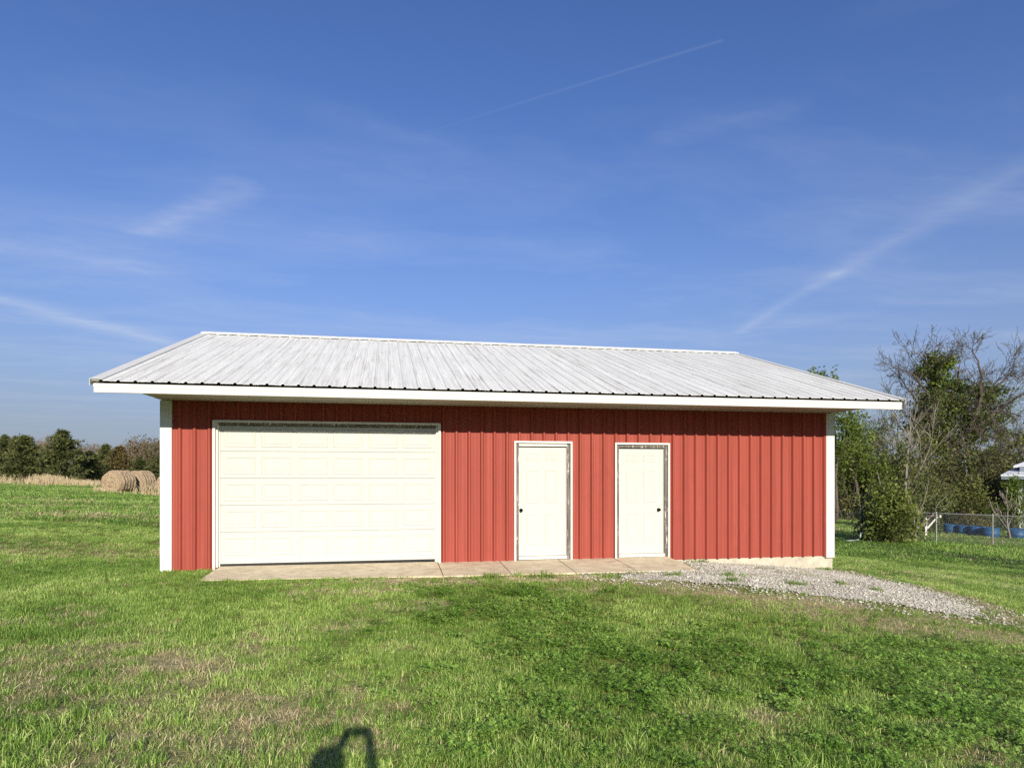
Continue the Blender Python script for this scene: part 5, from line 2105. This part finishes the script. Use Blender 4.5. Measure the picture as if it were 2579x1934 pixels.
def build_person():
    foot = cam_local(-0.12, -0.45, 0)
    gzf = gz(foot.x, foot.y)
    org = Vector((foot.x, foot.y, gzf))
    H = CAM.z + 0.045 - gzf            # crown of the head
    V, E, R = [], [], []

    def P(x, z, h, r):
        p = cam_local(x, z, 0)
        V.append((p.x - org.x, p.y - org.y, h))
        R.append(r)
        return len(V) - 1

    def chain(ids):
        E.extend(zip(ids[:-1], ids[1:]))
    cx, cz = -0.10, -0.42
    pel = P(cx, cz, 0.93, 0.155)
    belly = P(cx, cz, 1.10, 0.15)
    chest = P(cx, cz, 1.33, 0.165)
    neck0 = P(cx, cz + .01, H - 0.29, 0.075)
    neck = P(cx, cz + .02, H - 0.23, 0.058)
    head0 = P(cx, cz + .03, H - 0.17, 0.082)
    head1 = P(cx, cz + .025, H - 0.10, 0.098)
    head2 = P(cx, cz + .02, H - 0.045, 0.085)
    chain([pel, belly, chest, neck0, neck, head0, head1, head2])
    nose = P(cx, cz + .135, H - 0.125, 0.016)
    chain([head1, nose])
    for s in (-1, 1):
        hip = P(cx + s * .10, cz, 0.86, 0.105)
        knee = P(cx + s * .12, cz + .02, 0.48, 0.07)
        ank = P(cx + s * .13, cz - .01, 0.09, 0.045)
        toe = P(cx + s * .15, cz + .16, 0.035, 0.04)
        chain([pel, hip, knee, ank, toe])
        sho = P(cx + s * .19, cz + .01, H - 0.33, 0.075)
        el = P(cx + s * .235, cz + .20, H - 0.36, 0.052)
        wr = P(s * .098 + (-0.01), -0.09, CAM.z - gzf - 0.075, 0.033)
        hd = P(s * .088, -0.035, CAM.z - gzf - 0.02, 0.028)
        chain([chest, sho, el, wr, hd])
        for k in range(4):
            f0 = P(s * (.074 + .004 * k), -0.028 + 0.002 * k, CAM.z - gzf - 0.032 + 0.018 * k, 0.0095)
            f1 = P(s * (.060 + .002 * k), -0.010, CAM.z - gzf - 0.030 + 0.018 * k, 0.0085)
            chain([hd, f0, f1])
        th = P(s * .060, -0.05, CAM.z - gzf - 0.03, 0.010)
        chain([hd, th])
    me = bpy.data.meshes.new('person')
    me.from_pydata(V, E, [])
    o = link(bpy.data.objects.new('person', me))
    o.location = org
    o.modifiers.new('skin', 'SKIN')
    for i, d in enumerate(me.skin_vertices[0].data):
        d.radius = (R[i], R[i])
        d.use_root = (i == 0)
    ss = o.modifiers.new('smooth', 'SUBSURF')
    ss.levels = ss.render_levels = 2
    m, q, b = material('clothes_and_skin')
    tc = q.new('ShaderNodeTexCoord')
    sep = q.new('ShaderNodeSeparateXYZ')
    q.l.new(tc.outputs['Object'], sep.inputs[0])
    c = q.mix(q.math('GREATER_THAN', sep.outputs[2], 0.98), (0.05, 0.06, 0.10), (0.25, 0.26, 0.28))
    c = q.mix(q.math('GREATER_THAN', sep.outputs[2], H - 0.26), c, (0.45, 0.29, 0.21))
    c = q.mix(q.math('LESS_THAN', sep.outputs[2], 0.07), c, (0.06, 0.05, 0.045))
    q.l.new(c, b.inputs['Base Color'])
    b.inputs['Roughness'].default_value = 0.8
    me.materials.append(m)
    tag(o, 'person behind the camera with raised arms, seen only as a shadow on the grass', 'person')
    # hair cap
    mb = MB()
    hc = cam_local(cx, cz + .005, 0)
    mb.lathe([(0.095, -0.10), (0.108, -0.04), (0.10, 0.02), (0.07, 0.055), (0.01, 0.068)], 16, 'z', (hc.x - org.x, hc.y - org.y, H - 0.06))
    mb.build('hair', M['dark_wood'], o, smooth=True)
    # the phone, just behind the lens
    mb = MB()
    mb.box(-0.078, 0.078, -0.014, -0.006, -0.037, 0.037)
    ph = mb.build('phone', M['glass'], None, bevel=0.003)
    ph.location = CAM
    ph.rotation_euler = (0, 0, -YAW)
    tag(ph, 'phone held level by the person behind the camera', 'phone')


build_person()
